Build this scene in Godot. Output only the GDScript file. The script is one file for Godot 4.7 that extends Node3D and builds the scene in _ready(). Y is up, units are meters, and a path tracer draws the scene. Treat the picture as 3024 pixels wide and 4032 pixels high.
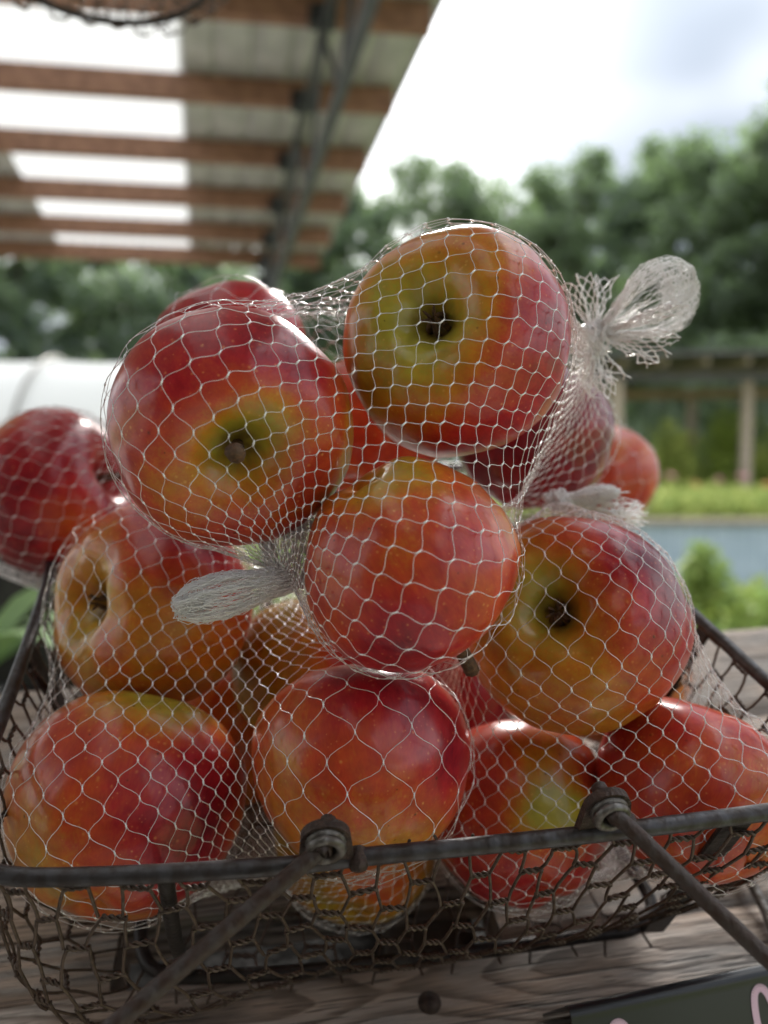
extends Node3D

# Apples in clear net bags heaped in a wire basket on a sloping plank stand under a market shed.
# "stand" is the frame of the sloping boards: x to the right, y out of the boards, -z up the slope.

const SLOPE := 22.3
const RIM_HEIGHT := 0.113
# key, label, centre in the stand's frame, radius, height factor, hollow's axis, side axis, what sits in the hollow, redness, [direction, change of redness, width]
const APPLES := [
	["front_left", "large orange-red apple at the front left corner of the wire basket, below the others", Vector3(-0.09050, 0.07941, -0.18940), 0.0402, 0.97, Vector3(0.08255, 0.36577, -0.92704), Vector3(0.35220, 0.85948, 0.37047), "stem", 0.50, [[Vector3(0.60083, -0.31199, 0.73598), 0.60, 0.250], [Vector3(0.01581, 0.71807, 0.69579), -0.60, 0.100], [Vector3(-0.41110, -0.82748, 0.38245), -0.25, 0.200], [Vector3(-0.56921, -0.13690, 0.81071), 0.15, 0.100]]],
	["front_mid", "red and orange apple behind the left bracket of the basket handle", Vector3(-0.00777, 0.09933, -0.18792), 0.0368, 0.94, Vector3(-0.11968, 0.41459, -0.90210), Vector3(-0.01383, 0.90785, 0.41907), "stem", 0.45, [[Vector3(0.22932, 0.45465, 0.86064), 0.55, 0.200], [Vector3(0.79541, -0.29222, 0.53097), 0.50, 0.200], [Vector3(0.32822, -0.87304, 0.36067), -0.25, 0.120], [Vector3(-0.60725, -0.31374, 0.72994), 0.02, 0.300]]],
	["under_mid", "yellow-green apple low in the basket under the front middle apple", Vector3(-0.01139, 0.03004, -0.21552), 0.0339, 0.95, Vector3(0.07181, 0.25584, -0.96405), Vector3(0.07131, 0.96275, 0.26081), "stem", 0.22, [[Vector3(0.35338, -0.76467, 0.53888), 0.30, 0.100]]],
	["mid_left", "yellow-orange apple with its calyx hollow turned to the left, behind the net tail", Vector3(-0.09256, 0.11984, -0.25337), 0.0417, 0.95, Vector3(-0.63611, 0.47734, 0.60623), Vector3(0.76757, 0.31128, 0.56030), "calyx", 0.40, [[Vector3(0.77452, 0.20352, 0.59891), 0.70, 0.170], [Vector3(0.20694, -0.50420, 0.83843), 0.40, 0.100], [Vector3(-0.51854, 0.81595, 0.25563), -0.12, 0.100], [Vector3(-0.55981, 0.09795, 0.82281), -0.06, 0.300], [Vector3(-0.31399, 0.86876, 0.38296), 0.30, 0.030]]],
	["upper_left", "large red and yellow apple with its brown stem facing the viewer", Vector3(-0.04787, 0.20742, -0.22352), 0.0375, 0.97, Vector3(0.23813, -0.01364, 0.97114), Vector3(-0.07759, 0.99644, 0.03302), "stem", 0.76, [[Vector3(-0.00537, 0.99950, 0.03115), -0.60, 0.050], [Vector3(-0.26475, 0.90755, 0.32597), -0.55, 0.035], [Vector3(0.57243, 0.81557, -0.08465), -0.30, 0.060], [Vector3(-0.94630, 0.25388, -0.20013), -0.60, 0.120], [Vector3(-0.42038, 0.39753, 0.81563), 0.25, 0.200], [Vector3(-0.05367, 0.80892, -0.58547), -0.10, 0.100]]],
	["back_left", "red apple peeking out over the top of the apple with the facing stem", Vector3(-0.06559, 0.20559, -0.31704), 0.0332, 0.95, Vector3(-0.25777, 0.72356, -0.64032), Vector3(0.08146, 0.67663, 0.73180), "stem", 0.85, []],
	["top", "topmost apple of the pile, yellow-green round its hollow and pink on the right", Vector3(0.02468, 0.22766, -0.24441), 0.0370, 1.00, Vector3(-0.40256, 0.52790, 0.74785), Vector3(0.55180, -0.51192, 0.65838), "calyx", 0.50, [[Vector3(-0.13368, 0.99095, 0.01239), -0.45, 0.280], [Vector3(0.62774, 0.38047, 0.67910), 0.45, 0.250], [Vector3(-0.38071, 0.15805, 0.91109), 0.40, 0.150], [Vector3(-0.76463, 0.64265, -0.04843), -0.20, 0.100]]],
	["back_right", "dark crimson apple tucked behind the topmost apple on its right", Vector3(0.06598, 0.17140, -0.31162), 0.0351, 0.95, Vector3(0.27476, 0.65068, -0.70790), Vector3(-0.07008, 0.74783, 0.66018), "stem", 1.12, []],
	["back_mid", "coral apple glimpsed in the gap between the two upper apples", Vector3(-0.00611, 0.17420, -0.31297), 0.0335, 0.95, Vector3(0.19272, 0.63703, -0.74636), Vector3(0.12864, 0.73765, 0.66282), "stem", 0.62, []],
	["centre", "orange-red apple in the centre of the pile with a smooth side and bright shine", Vector3(0.00685, 0.17321, -0.19587), 0.0331, 0.98, Vector3(0.52719, -0.83625, 0.15089), Vector3(0.13357, 0.25691, 0.95716), "stem", 0.57, [[Vector3(-0.29555, -0.92988, 0.21904), -0.45, 0.140], [Vector3(0.40874, 0.40201, 0.81934), 0.38, 0.200], [Vector3(-0.47372, -0.07750, 0.87726), 0.12, 0.200], [Vector3(-0.87617, 0.07239, 0.47653), -0.20, 0.040]]],
	["right", "apple on the right with an open dark calyx hollow and a pink upper shoulder", Vector3(0.06829, 0.13312, -0.22092), 0.0385, 1.00, Vector3(-0.45303, 0.64197, 0.61858), Vector3(0.65476, -0.23131, 0.71958), "calyx", 0.36, [[Vector3(0.83914, 0.47105, 0.27195), 0.75, 0.220], [Vector3(0.07342, 0.97261, -0.22054), -0.25, 0.100], [Vector3(-0.64334, 0.43894, 0.62725), -0.02, 0.300], [Vector3(0.42481, 0.28310, 0.85988), 0.35, 0.150]]],
	["front_right", "salmon red apple in the right front corner of the basket beside the handle bracket", Vector3(0.10896, 0.08183, -0.19279), 0.0332, 0.95, Vector3(0.50551, 0.48225, -0.71547), Vector3(-0.21367, 0.87336, 0.43771), "stem", 0.60, [[Vector3(-0.25298, 0.53026, 0.80921), 0.12, 0.200], [Vector3(-0.69570, -0.59889, 0.39666), 0.15, 0.200], [Vector3(0.91706, -0.03247, 0.39742), -0.20, 0.100]]],
	["low_right", "red apple with yellow patches low between the basket handle brackets", Vector3(0.05161, 0.05691, -0.20629), 0.0358, 0.97, Vector3(-0.07325, 0.31094, -0.94760), Vector3(-0.21030, 0.92398, 0.31944), "stem", 0.66, [[Vector3(0.31672, -0.41285, 0.85396), -0.85, 0.035], [Vector3(0.60524, -0.42787, 0.67128), -0.60, 0.030], [Vector3(-0.04339, -0.55947, 0.82771), -0.30, 0.050], [Vector3(-0.42301, -0.76723, 0.48210), 0.20, 0.200], [Vector3(0.42301, 0.19277, 0.88538), -0.25, 0.100]]],
	["right_behind", "orange apple showing as a sliver behind the right hand apple", Vector3(0.10406, 0.06777, -0.27818), 0.0367, 0.95, Vector3(0.35363, 0.51408, -0.78145), Vector3(-0.15819, 0.85627, 0.49171), "stem", 0.36, []],
	["dark_middle", "shaded green apple deep in the pile under the net tail", Vector3(-0.03304, 0.07628, -0.26564), 0.0355, 0.95, Vector3(0.14221, 0.46186, -0.87548), Vector3(0.16532, 0.86096, 0.48106), "stem", 0.16, [[Vector3(0.58571, -0.18984, 0.78797), 0.70, 0.200]]],
	["filler_left", "filler apple added deep in the basket behind the two front apples", Vector3(-0.07446, 0.03188, -0.27749), 0.0378, 0.95, Vector3(0.06954, 0.39697, -0.91519), Vector3(0.24014, 0.88378, 0.40159), "stem", 0.50, []],  # this and the next are fillers added to keep the pile dark inside
	["filler_right", "dark filler apple added deep in the basket below the centre apple", Vector3(0.02990, 0.04486, -0.28933), 0.0372, 0.95, Vector3(-0.15104, 0.43961, -0.88540), Vector3(-0.14944, 0.87522, 0.46006), "stem", 0.90, []],
	["far_left", "crimson apple alone in its net at the left edge behind the pile", Vector3(-0.16433, 0.13149, -0.33676), 0.0419, 0.95, Vector3(0.93184, 0.36134, -0.03342), Vector3(-0.05532, 0.23247, 0.97103), "stem", 1.02, [[Vector3(0.40082, 0.48349, 0.77819), -0.55, 0.080], [Vector3(-0.92761, -0.08183, 0.36448), -0.60, 0.080]]],
	["far_right", "small out of focus apple in its net at the right rear of the pile", Vector3(0.13382, 0.10651, -0.41909), 0.0332, 0.98, Vector3(0.31827, 0.62204, -0.71538), Vector3(-0.14515, 0.77770, 0.61165), "stem", 0.55, [[Vector3(0.36074, -0.63630, 0.68190), 0.15, 0.300]]],
]

var stand: Transform3D
var rng := RandomNumberGenerator.new()
var noise := FastNoiseLite.new()
var apple_axis: Array[Vector3] = []
var apple_at: Array[Vector3] = []
var apple_radius: Array[float] = []
var envelope := PackedFloat32Array()
var taken := {}
var M := {}
var clock := 0


class Shape:
	var v := PackedVector3Array()
	var n := PackedVector3Array()
	var uv := PackedVector2Array()
	var i := PackedInt32Array()

	func mesh() -> ArrayMesh:
		# turn every triangle so that its front agrees with its normals
		for k in range(0, i.size(), 3):
			var a0 := i[k]
			var b0 := i[k + 1]
			var c0 := i[k + 2]
			if (v[c0] - v[a0]).cross(v[b0] - v[a0]).dot(n[a0] + n[b0] + n[c0]) < 0.0:
				i[k + 1] = c0
				i[k + 2] = b0
		var a := []
		a.resize(Mesh.ARRAY_MAX)
		a[Mesh.ARRAY_VERTEX] = v
		a[Mesh.ARRAY_NORMAL] = n
		if uv.size() == v.size():
			a[Mesh.ARRAY_TEX_UV] = uv
		a[Mesh.ARRAY_INDEX] = i
		var m := ArrayMesh.new()
		m.add_surface_from_arrays(Mesh.PRIMITIVE_TRIANGLES, a)
		return m

	func tube(p: PackedVector3Array, r: float, sides := 6, closed := false, taper := 1.0) -> void:
		var count := p.size()
		if count < 2:
			return
		var first := v.size()
		var t := (p[1] - p[0]).normalized()
		if closed:
			t = (p[1] - p[count - 1]).normalized()
		var up := Vector3.UP if absf(t.y) < 0.9 else Vector3.RIGHT
		var a := t.cross(up).normalized()
		for k in count:
			var t2: Vector3
			if closed:
				t2 = (p[(k + 1) % count] - p[(k + count - 1) % count]).normalized()
			else:
				t2 = (p[mini(k + 1, count - 1)] - p[maxi(k - 1, 0)]).normalized()
			a = (a - t2 * a.dot(t2)).normalized()
			var b := t2.cross(a)
			var rr := r * lerpf(1.0, taper, float(k) / (count - 1))
			for s in sides:
				var w := TAU * s / sides
				var d := a * cos(w) + b * sin(w)
				v.append(p[k] + d * rr)
				n.append(d)
				uv.append(Vector2(float(s) / sides, float(k) * 0.25))
		for k in (count if closed else count - 1):
			var k2 := (k + 1) % count
			for s in sides:
				var s2 := (s + 1) % sides
				var q0 := first + k * sides + s
				var q1 := first + k * sides + s2
				var q2 := first + k2 * sides + s2
				var q3 := first + k2 * sides + s
				i.append_array(PackedInt32Array([q0, q1, q2, q0, q2, q3]))
		if not closed:
			for e in 2:
				var at := p[0] if e == 0 else p[count - 1]
				var row := first if e == 0 else first + (count - 1) * sides
				var nn := (p[0] - p[1]).normalized() if e == 0 else (p[count - 1] - p[count - 2]).normalized()
				var c := v.size()
				v.append(at + nn * r * 0.4)
				n.append(nn)
				uv.append(Vector2.ZERO)
				for s in sides:
					if e == 0:
						i.append_array(PackedInt32Array([c, row + (s + 1) % sides, row + s]))
					else:
						i.append_array(PackedInt32Array([c, row + s, row + (s + 1) % sides]))

	# a thin three-sided strand, no caps
	func strand(p: PackedVector3Array, r: float) -> void:
		var first := v.size()
		var count := p.size()
		var t := (p[count - 1] - p[0]).normalized()
		var up := Vector3(0.31, 0.87, 0.38)
		var a := t.cross(up).normalized()
		var b := t.cross(a)
		var d0 := a
		var d1 := a * -0.5 + b * 0.866
		var d2 := a * -0.5 - b * 0.866
		for k in count:
			v.append(p[k] + d0 * r)
			v.append(p[k] + d1 * r)
			v.append(p[k] + d2 * r)
			n.append(d0)
			n.append(d1)
			n.append(d2)
		for k in count - 1:
			var q := first + k * 3
			i.append_array(PackedInt32Array([q, q + 1, q + 4, q, q + 4, q + 3, q + 1, q + 2, q + 5, q + 1, q + 5, q + 4, q + 2, q, q + 3, q + 2, q + 3, q + 5]))

	func bead(c: Vector3, along: Vector3, length: float, r: float) -> void:
		var first := v.size()
		var up := Vector3(0.31, 0.87, 0.38)
		var a := along.cross(up).normalized()
		var b := along.cross(a).normalized()
		v.append(c - along * length)
		n.append(-along)
		for s in 4:
			var d := a * cos(PI * s / 2) + b * sin(PI * s / 2)
			v.append(c + d * r)
			n.append(d)
		v.append(c + along * length)
		n.append(along)
		for s in 4:
			var s1 := first + 1 + s
			var s2 := first + 1 + (s + 1) % 4
			i.append_array(PackedInt32Array([first, s2, s1, first + 5, s1, s2]))

	func quad(p0: Vector3, p1: Vector3, p2: Vector3, p3: Vector3) -> void:
		var nn := (p2 - p0).cross(p1 - p0).normalized()
		var c := v.size()
		for q in [p0, p1, p2, p3]:
			v.append(q)
			n.append(nn)
		uv.append_array(PackedVector2Array([Vector2(0, 0), Vector2((p1 - p0).length(), 0), Vector2((p1 - p0).length(), (p2 - p1).length()), Vector2(0, (p2 - p1).length())]))
		i.append_array(PackedInt32Array([c, c + 1, c + 2, c, c + 2, c + 3]))

	# a box between two points with a width and a height, across "up"
	func beam(a: Vector3, b: Vector3, w: float, h: float, up := Vector3.UP, bevel := 0.0) -> void:
		var t := (b - a).normalized()
		var s := t.cross(up).normalized()
		var u := s.cross(t).normalized()
		var ring := []
		var hw := w / 2
		var hh := h / 2
		if bevel > 0.0:
			ring = [Vector2(-hw + bevel, -hh), Vector2(hw - bevel, -hh), Vector2(hw, -hh + bevel), Vector2(hw, hh - bevel), Vector2(hw - bevel, hh), Vector2(-hw + bevel, hh), Vector2(-hw, hh - bevel), Vector2(-hw, -hh + bevel)]
		else:
			ring = [Vector2(-hw, -hh), Vector2(hw, -hh), Vector2(hw, hh), Vector2(-hw, hh)]
		var c := ring.size()
		for k in c:
			var p: Vector2 = ring[k]
			var q: Vector2 = ring[(k + 1) % c]
			quad(a + s * p.x + u * p.y, b + s * p.x + u * p.y, b + s * q.x + u * q.y, a + s * q.x + u * q.y)
		for e in 2:
			var at := a if e == 0 else b
			var nn := -t if e == 0 else t
			var first := v.size()
			for k in c:
				var p: Vector2 = ring[k]
				v.append(at + s * p.x + u * p.y)
				n.append(nn)
				uv.append(p)
			for k in range(1, c - 1):
				i.append_array(PackedInt32Array([first, first + k, first + k + 1] if e == 0 else [first, first + k + 1, first + k]))


# ---------------------------------------------------------------- helpers
func numbered(called: String) -> String:
	taken[called] = taken.get(called, 0) + 1
	return called if taken[called] == 1 else "%s_%03d" % [called, taken[called] - 1]


func tag(o: Node, label: String, category: String, group := "") -> Node:
	o.set_meta("label", label)
	o.set_meta("category", category)
	if group:
		o.set_meta("group", group)
	return o


func thing(called: String, label: String, category: String, at := Transform3D.IDENTITY, group := "") -> Node3D:
	var o := Node3D.new()
	o.name = numbered(called)
	add_child(o, true)
	o.transform = at
	tag(o, label, category, group)
	return o


func part(called: String, mesh: Mesh, material: Material, parent: Node) -> MeshInstance3D:
	var o := MeshInstance3D.new()
	o.name = numbered(called) if parent == self else called
	o.mesh = mesh
	o.material_override = material
	parent.add_child(o, true)
	return o


func structure(called: String, mesh: Mesh, material: Material) -> MeshInstance3D:
	var o := part(called, mesh, material, self)
	o.set_meta("kind", "structure")
	return o


func paint(r: float, g: float, b: float, rough := 0.6, metal := 0.0) -> StandardMaterial3D:
	var m := StandardMaterial3D.new()
	m.albedo_color = Color(r, g, b).linear_to_srgb()
	m.roughness = rough
	m.metallic = metal
	return m


func texture_of(w: int, h: int, at: Callable) -> ImageTexture:
	var data := PackedByteArray()
	data.resize(w * h * 3)
	var k := 0
	for y in h:
		for x in w:
			var c: Color = at.call((x + 0.5) / w, (y + 0.5) / h)
			c = c.linear_to_srgb()
			data[k] = clampi(int(c.r * 255.0 + 0.5), 0, 255)
			data[k + 1] = clampi(int(c.g * 255.0 + 0.5), 0, 255)
			data[k + 2] = clampi(int(c.b * 255.0 + 0.5), 0, 255)
			k += 3
	return ImageTexture.create_from_image(Image.create_from_data(w, h, false, Image.FORMAT_RGB8, data))


func grain_height(size: int, frequency: float, number: int) -> ImageTexture:
	var f := FastNoiseLite.new()
	f.seed = number
	f.frequency = frequency
	f.fractal_octaves = 4
	return ImageTexture.create_from_image(f.get_seamless_image(size, size))


# a triplanar material whose colour wanders between two tones
func mottled(a: Color, b: Color, scale: float, rough: float, metal := 0.0, relief := 0.0, number := 1) -> StandardMaterial3D:
	var f := FastNoiseLite.new()
	f.seed = number
	f.frequency = 0.02
	f.fractal_octaves = 5
	var img := f.get_seamless_image(192, 192)
	var t := texture_of(192, 192, func(u, w): return a.lerp(b, smoothstep(0.25, 0.75, img.get_pixel(mini(int(u * 192), 191), mini(int(w * 192), 191)).r)))
	var m := StandardMaterial3D.new()
	m.albedo_texture = t
	m.roughness = rough
	m.metallic = metal
	m.uv1_triplanar = true
	m.uv1_scale = Vector3.ONE * scale
	if relief > 0.0:
		m.heightmap_enabled = true
		m.heightmap_scale = relief
		m.heightmap_texture = grain_height(256, 0.03, number + 7)
	return m


func spline(p: Array, per := 8, closed := false) -> PackedVector3Array:
	var out := PackedVector3Array()
	var c := p.size()
	for k in (c if closed else c - 1):
		var p0: Vector3 = p[(k - 1 + c) % c] if closed else p[maxi(k - 1, 0)]
		var p1: Vector3 = p[k]
		var p2: Vector3 = p[(k + 1) % c]
		var p3: Vector3 = p[(k + 2) % c] if closed else p[mini(k + 2, c - 1)]
		for s in per:
			out.append(p1.cubic_interpolate(p2, p0, p3, float(s) / per))
	if not closed:
		out.append(p[c - 1])
	return out


func lap(what: String) -> void:
	print(what, " ", (Time.get_ticks_msec() - clock) / 1000.0, " s")


# ---------------------------------------------------------------- apples
func apple_profile(a: float) -> Vector2:
	# distance from the axis and height along it for the angle a from the hollow, for radius 1
	var s := sin(a) * (1.0 + 0.09 * cos(a)) * 1.0
	var y := 0.98 * cos(a) - 0.23 * exp(-pow(a / 0.46, 2)) - 0.30 * exp(-pow(a / 0.21, 2)) + 0.18 * exp(-pow((PI - a) / 0.30, 2))
	return Vector2(s, y)


func make_envelope() -> void:
	envelope.resize(65)
	for k in 65:
		var c := float(k) / 32.0 - 1.0
		var best := 0.0
		var dir := Vector2(sqrt(maxf(0.0, 1.0 - c * c)), c)
		# farthest that the body reaches that way, bridging the hollows
		for j in 61:
			var p := apple_profile(PI * j / 60.0)
			if p.length() > 0.01 and p.normalized().dot(dir) > 0.985:
				best = maxf(best, p.dot(dir))
		envelope[k] = best
	for k in 12:
		envelope[k] = maxf(envelope[k], 0.80)
		envelope[64 - k] = maxf(envelope[64 - k], 0.80)


func push_out(p: Vector3, which: PackedInt32Array, margin: float) -> Vector3:
	for k in which:
		var d := p - apple_at[k]
		var r := apple_radius[k]
		var l := d.length()
		if l < r * 1.06 + margin and l > 0.0001:
			var c := clampf(d.dot(apple_axis[k]) / l, -1.0, 1.0) * 32.0 + 32.0
			var e := int(c)
			var f := c - e
			var want := (envelope[e] * (1.0 - f) + envelope[mini(e + 1, 64)] * f) * r + margin
			if l < want:
				p = apple_at[k] + d * (want / l)
	return p


const SKIN := [Color(0.37, 0.31, 0.035), Color(0.52, 0.195, 0.018), Color(0.50, 0.068, 0.020), Color(0.39, 0.015, 0.022), Color(0.15, 0.003, 0.014)]
const SKIN_AT := [0.0, 0.32, 0.58, 0.84, 1.15]


func skin(t: float) -> Color:
	if t <= 0.0:
		return SKIN[0]
	for k in 4:
		if t < SKIN_AT[k + 1]:
			return SKIN[k].lerp(SKIN[k + 1], (t - SKIN_AT[k]) / (SKIN_AT[k + 1] - SKIN_AT[k]))
	return SKIN[4]


func apple_skin(number: int, redness: float, blobs: Array, fine: bool) -> ImageTexture:
	var w := 640 if fine else 288
	var h := w / 2
	var data := PackedByteArray()
	data.resize(w * h * 3)
	var f := FastNoiseLite.new()
	f.seed = 100 + number * 13
	f.frequency = 1.0
	f.fractal_type = FastNoiseLite.FRACTAL_FBM
	f.fractal_octaves = 3
	var table := PackedColorArray()
	for k in 256:
		table.append(skin(k / 255.0 * 1.4 - 0.1).linear_to_srgb())
	var k3 := 0
	for y in h:
		var a := PI * (y + 0.5) / h
		var sa := sin(a)
		var ca := cos(a)
		var ground := 0.22 * exp(-pow(a / 0.42, 2.0))
		for x in w:
			var ph := TAU * (x + 0.5) / w
			var dx := sin(ph) * sa
			var dz := -cos(ph) * sa
			var t := redness - ground
			for q in blobs:
				var b: Vector3 = q[0]
				t += q[1] * exp((dx * b.x + ca * b.y + dz * b.z - 1.0) / q[2])
			t += 0.20 * f.get_noise_3d(dx * 1.6, ca * 1.1, dz * 1.6)
			t += 0.085 * f.get_noise_3d(dx * 11.0 + 7.0, ca * 2.0, dz * 11.0)
			t += 0.10 * f.get_noise_3d(dx * 40.0, ca * 9.0 + 3.0, dz * 40.0)
			var g := 1.0 + 0.10 * f.get_noise_3d(dx * 5.0, ca * 5.0, dz * 5.0 + 9.0)
			var c := table[clampi(int((t + 0.1) / 1.4 * 255.0), 0, 255)]
			# russet in the hollow
			var r := clampf((0.20 - a) / 0.12, 0.0, 1.0) * clampf(0.75 + f.get_noise_3d(dx * 9.0, 1.0, dz * 9.0), 0.0, 1.0)
			c = c.lerp(Color(0.40, 0.30, 0.17), r * 0.75)
			data[k3] = clampi(int(c.r * g * 255.0), 0, 255)
			data[k3 + 1] = clampi(int(c.g * g * 255.0), 0, 255)
			data[k3 + 2] = clampi(int(c.b * g * 255.0), 0, 255)
			k3 += 3
	# pale breathing dots, and a few dark specks
	rng.seed = 900 + number
	for k in (950 if fine else 200):
		var yy := acos(rng.randf_range(-0.93, 0.95)) / PI * h
		var xx := rng.randf() * w
		var big := rng.randf_range(0.45, 1.3) * w / 640.0
		var stretch := 1.0 / maxf(0.25, sin(PI * yy / h))
		var dark := rng.randf() < 0.045
		var amount := rng.randf_range(0.25, 0.75)
		for oy in range(-2, 3):
			for ox in range(-4, 5):
				var q := Vector2(ox / stretch, oy).length() / big
				if q < 1.4 and int(yy) + oy >= 0 and int(yy) + oy < h:
					var at := ((int(yy) + oy) * w + posmod(int(xx) + ox, w)) * 3
					var mix := amount * clampf(1.4 - q, 0.0, 1.0)
					var to := Color(0.16, 0.10, 0.05) if dark else Color(0.86, 0.66, 0.36)
					data[at] = int(lerpf(data[at], to.r * 255.0, mix))
					data[at + 1] = int(lerpf(data[at + 1], to.g * 255.0, mix))
					data[at + 2] = int(lerpf(data[at + 2], to.b * 255.0, mix))
	return ImageTexture.create_from_image(Image.create_from_data(w, h, false, Image.FORMAT_RGB8, data))


func apple_mesh(number: int, radius: float, tall: float, calyx: bool, fine: bool) -> ArrayMesh:
	var b := Shape.new()
	var around := 72 if fine else 40
	var rows := 54 if fine else 30
	var off := number * 3.7
	for y in rows + 1:
		var q := float(y) / rows
		var a := PI * (q - 0.09 * sin(TAU * q))
		var p := apple_profile(a)
		var low := smoothstep(0.4, 1.6, cos(a) + 1.0)
		for x in around + 1:
			var ph := TAU * x / around
			var lobes := 0.012 * cos(5.0 * ph + off) * (1.0 - low) + 0.008 * cos(3.0 * ph + off * 2.0)
			if calyx:
				lobes += 0.03 * cos(5.0 * ph + off) * exp(-pow((a - 0.42) / 0.24, 2))
			var d := Vector3(sin(ph) * p.x, p.y * tall, -cos(ph) * p.x)
			var u := d.normalized()
			var wob := noise.get_noise_3d(u.x * 60.0 + off * 50.0, u.y * 60.0, u.z * 60.0) * 0.035 if x < around else 0.0
			if x == around:
				var v0: Vector3 = b.v[b.v.size() - around]
				b.v.append(v0)
			else:
				b.v.append(d * radius * (1.0 + lobes + wob))
			b.uv.append(Vector2(float(x) / around, a / PI))
	var stride := around + 1
	b.n.resize(b.v.size())
	# the belly tells which way round is outward
	var belly := (rows / 2) * stride
	var flip := (b.v[belly + 1] - b.v[belly + around - 1]).cross(b.v[belly + stride] - b.v[belly - stride]).dot(b.v[belly]) > 0.0
	for y in rows + 1:
		for x in around + 1:
			var xm := (x - 1 + around) % around
			var xp := (x + 1) % around
			var du := b.v[y * stride + xp] - b.v[y * stride + xm]
			var dv := b.v[mini(y + 1, rows) * stride + x] - b.v[maxi(y - 1, 0) * stride + x]
			var nn := du.cross(dv) * (1.0 if flip else -1.0)
			if y == 0:
				nn = Vector3.UP
			elif y == rows:
				nn = Vector3.DOWN
			b.n[y * stride + x] = nn.normalized()
	for y in rows:
		for x in around:
			var q0 := y * stride + x
			b.i.append_array(PackedInt32Array([q0, q0 + 1, q0 + stride + 1, q0, q0 + stride + 1, q0 + stride]))
	return b.mesh()


func make_apples() -> void:
	make_envelope()
	noise.seed = 5
	noise.frequency = 0.02
	noise.fractal_octaves = 2
	var small := ["under_mid", "back_left", "back_right", "back_mid", "right_behind", "dark_middle", "filler_left", "filler_right", "far_right"]
	var wax := grain_height(128, 0.05, 3)
	for k in APPLES.size():
		var d: Array = APPLES[k]
		var axis: Vector3 = d[5]
		var side: Vector3 = d[6]
		# the seam of the skin lies on the far side (u = 0 looks along -side)
		var basis := Basis(axis.cross(side), axis, side).orthonormalized()
		var fine: bool = not small.has(d[0])
		var o := thing("apple", d[1], "apple", stand * Transform3D(basis, d[2]), "apples in the net bags")
		var m := StandardMaterial3D.new()
		m.albedo_texture = apple_skin(k, d[8], d[9], fine)
		m.roughness = 0.28
		m.metallic_specular = 0.44
		m.clearcoat_enabled = true
		m.clearcoat = 0.20
		m.clearcoat_roughness = 0.10
		m.subsurf_scatter_enabled = true
		m.subsurf_scatter_strength = 0.06
		m.heightmap_enabled = true
		m.heightmap_texture = wax
		m.heightmap_scale = 0.012
		m.uv1_scale = Vector3.ONE
		var hollow: bool = d[7] == "calyx"
		part("skin", apple_mesh(k, d[3], d[4], hollow, fine), m, o)
		var foot := Vector3(0, apple_profile(0.0).y * d[3] * d[4], 0)
		rng.seed = 50 + k
		if hollow:
			for q in 5:
				var w := TAU * q / 5.0 + rng.randf()
				var out := Vector3(sin(w), 0, cos(w))
				var s := Shape.new()
				s.tube(spline([foot + out * 0.0035 - Vector3(0, 0.001, 0), foot + out * 0.003 + Vector3(0, 0.004, 0), foot + out * 0.0012 + Vector3(0, 0.0075, 0), foot + out * rng.randf_range(0.001, 0.004) + Vector3(0, 0.0105, 0)], 4), 0.0013, 6, false, 0.25)
				part("sepal", s.mesh(), M.stem, o)
		else:
			var lean := Vector3(rng.randf_range(-0.3, 0.3), 0, rng.randf_range(-0.3, 0.3))
			var long := 0.017 if d[0] != "centre" else 0.026
			if d[0] == "upper_left":
				lean = Vector3(0.05, 0, 0.35)
				long = 0.0215
			var s := Shape.new()
			s.tube(spline([foot - Vector3(0, 0.002, 0), foot + Vector3(0, long * 0.4, 0) + lean * long * 0.1, foot + Vector3(0, long, 0) + lean * long * 0.7, foot + Vector3(0, long * 1.12, 0) + lean * long], 4), 0.0019, 9, false, 1.45)
			part("stem", s.mesh(), M.stem, o)
		apple_at.append(stand * (d[2] as Vector3))
		apple_axis.append(stand.basis * axis)
		apple_radius.append(d[3])
	lap("apples")


# ---------------------------------------------------------------- nets
func which_apples(keys: Array) -> PackedInt32Array:
	var out := PackedInt32Array()
	for k in APPLES.size():
		if keys.has(APPLES[k][0]):
			out.append(k)
	return out


func curl(b: Shape, p: Vector3, q: Vector3, along_p: Vector3, along_q: Vector3, r: float, which: PackedInt32Array, steps := 4) -> void:
	var l := (q - p).length()
	if l < 0.0002:
		return
	var pts := PackedVector3Array()
	for s in steps + 1:
		var t := float(s) / steps
		var t2 := t * t
		var t3 := t2 * t
		var at := p * (2 * t3 - 3 * t2 + 1) + along_p * (l * (t3 - 2 * t2 + t)) + q * (-2 * t3 + 3 * t2) + along_q * (l * (t3 - t2))
		if which.size() and s > 0 and s < steps:
			at = push_out(at, which, 0.0012)
		pts.append(at)
	b.strand(pts, r)


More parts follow.
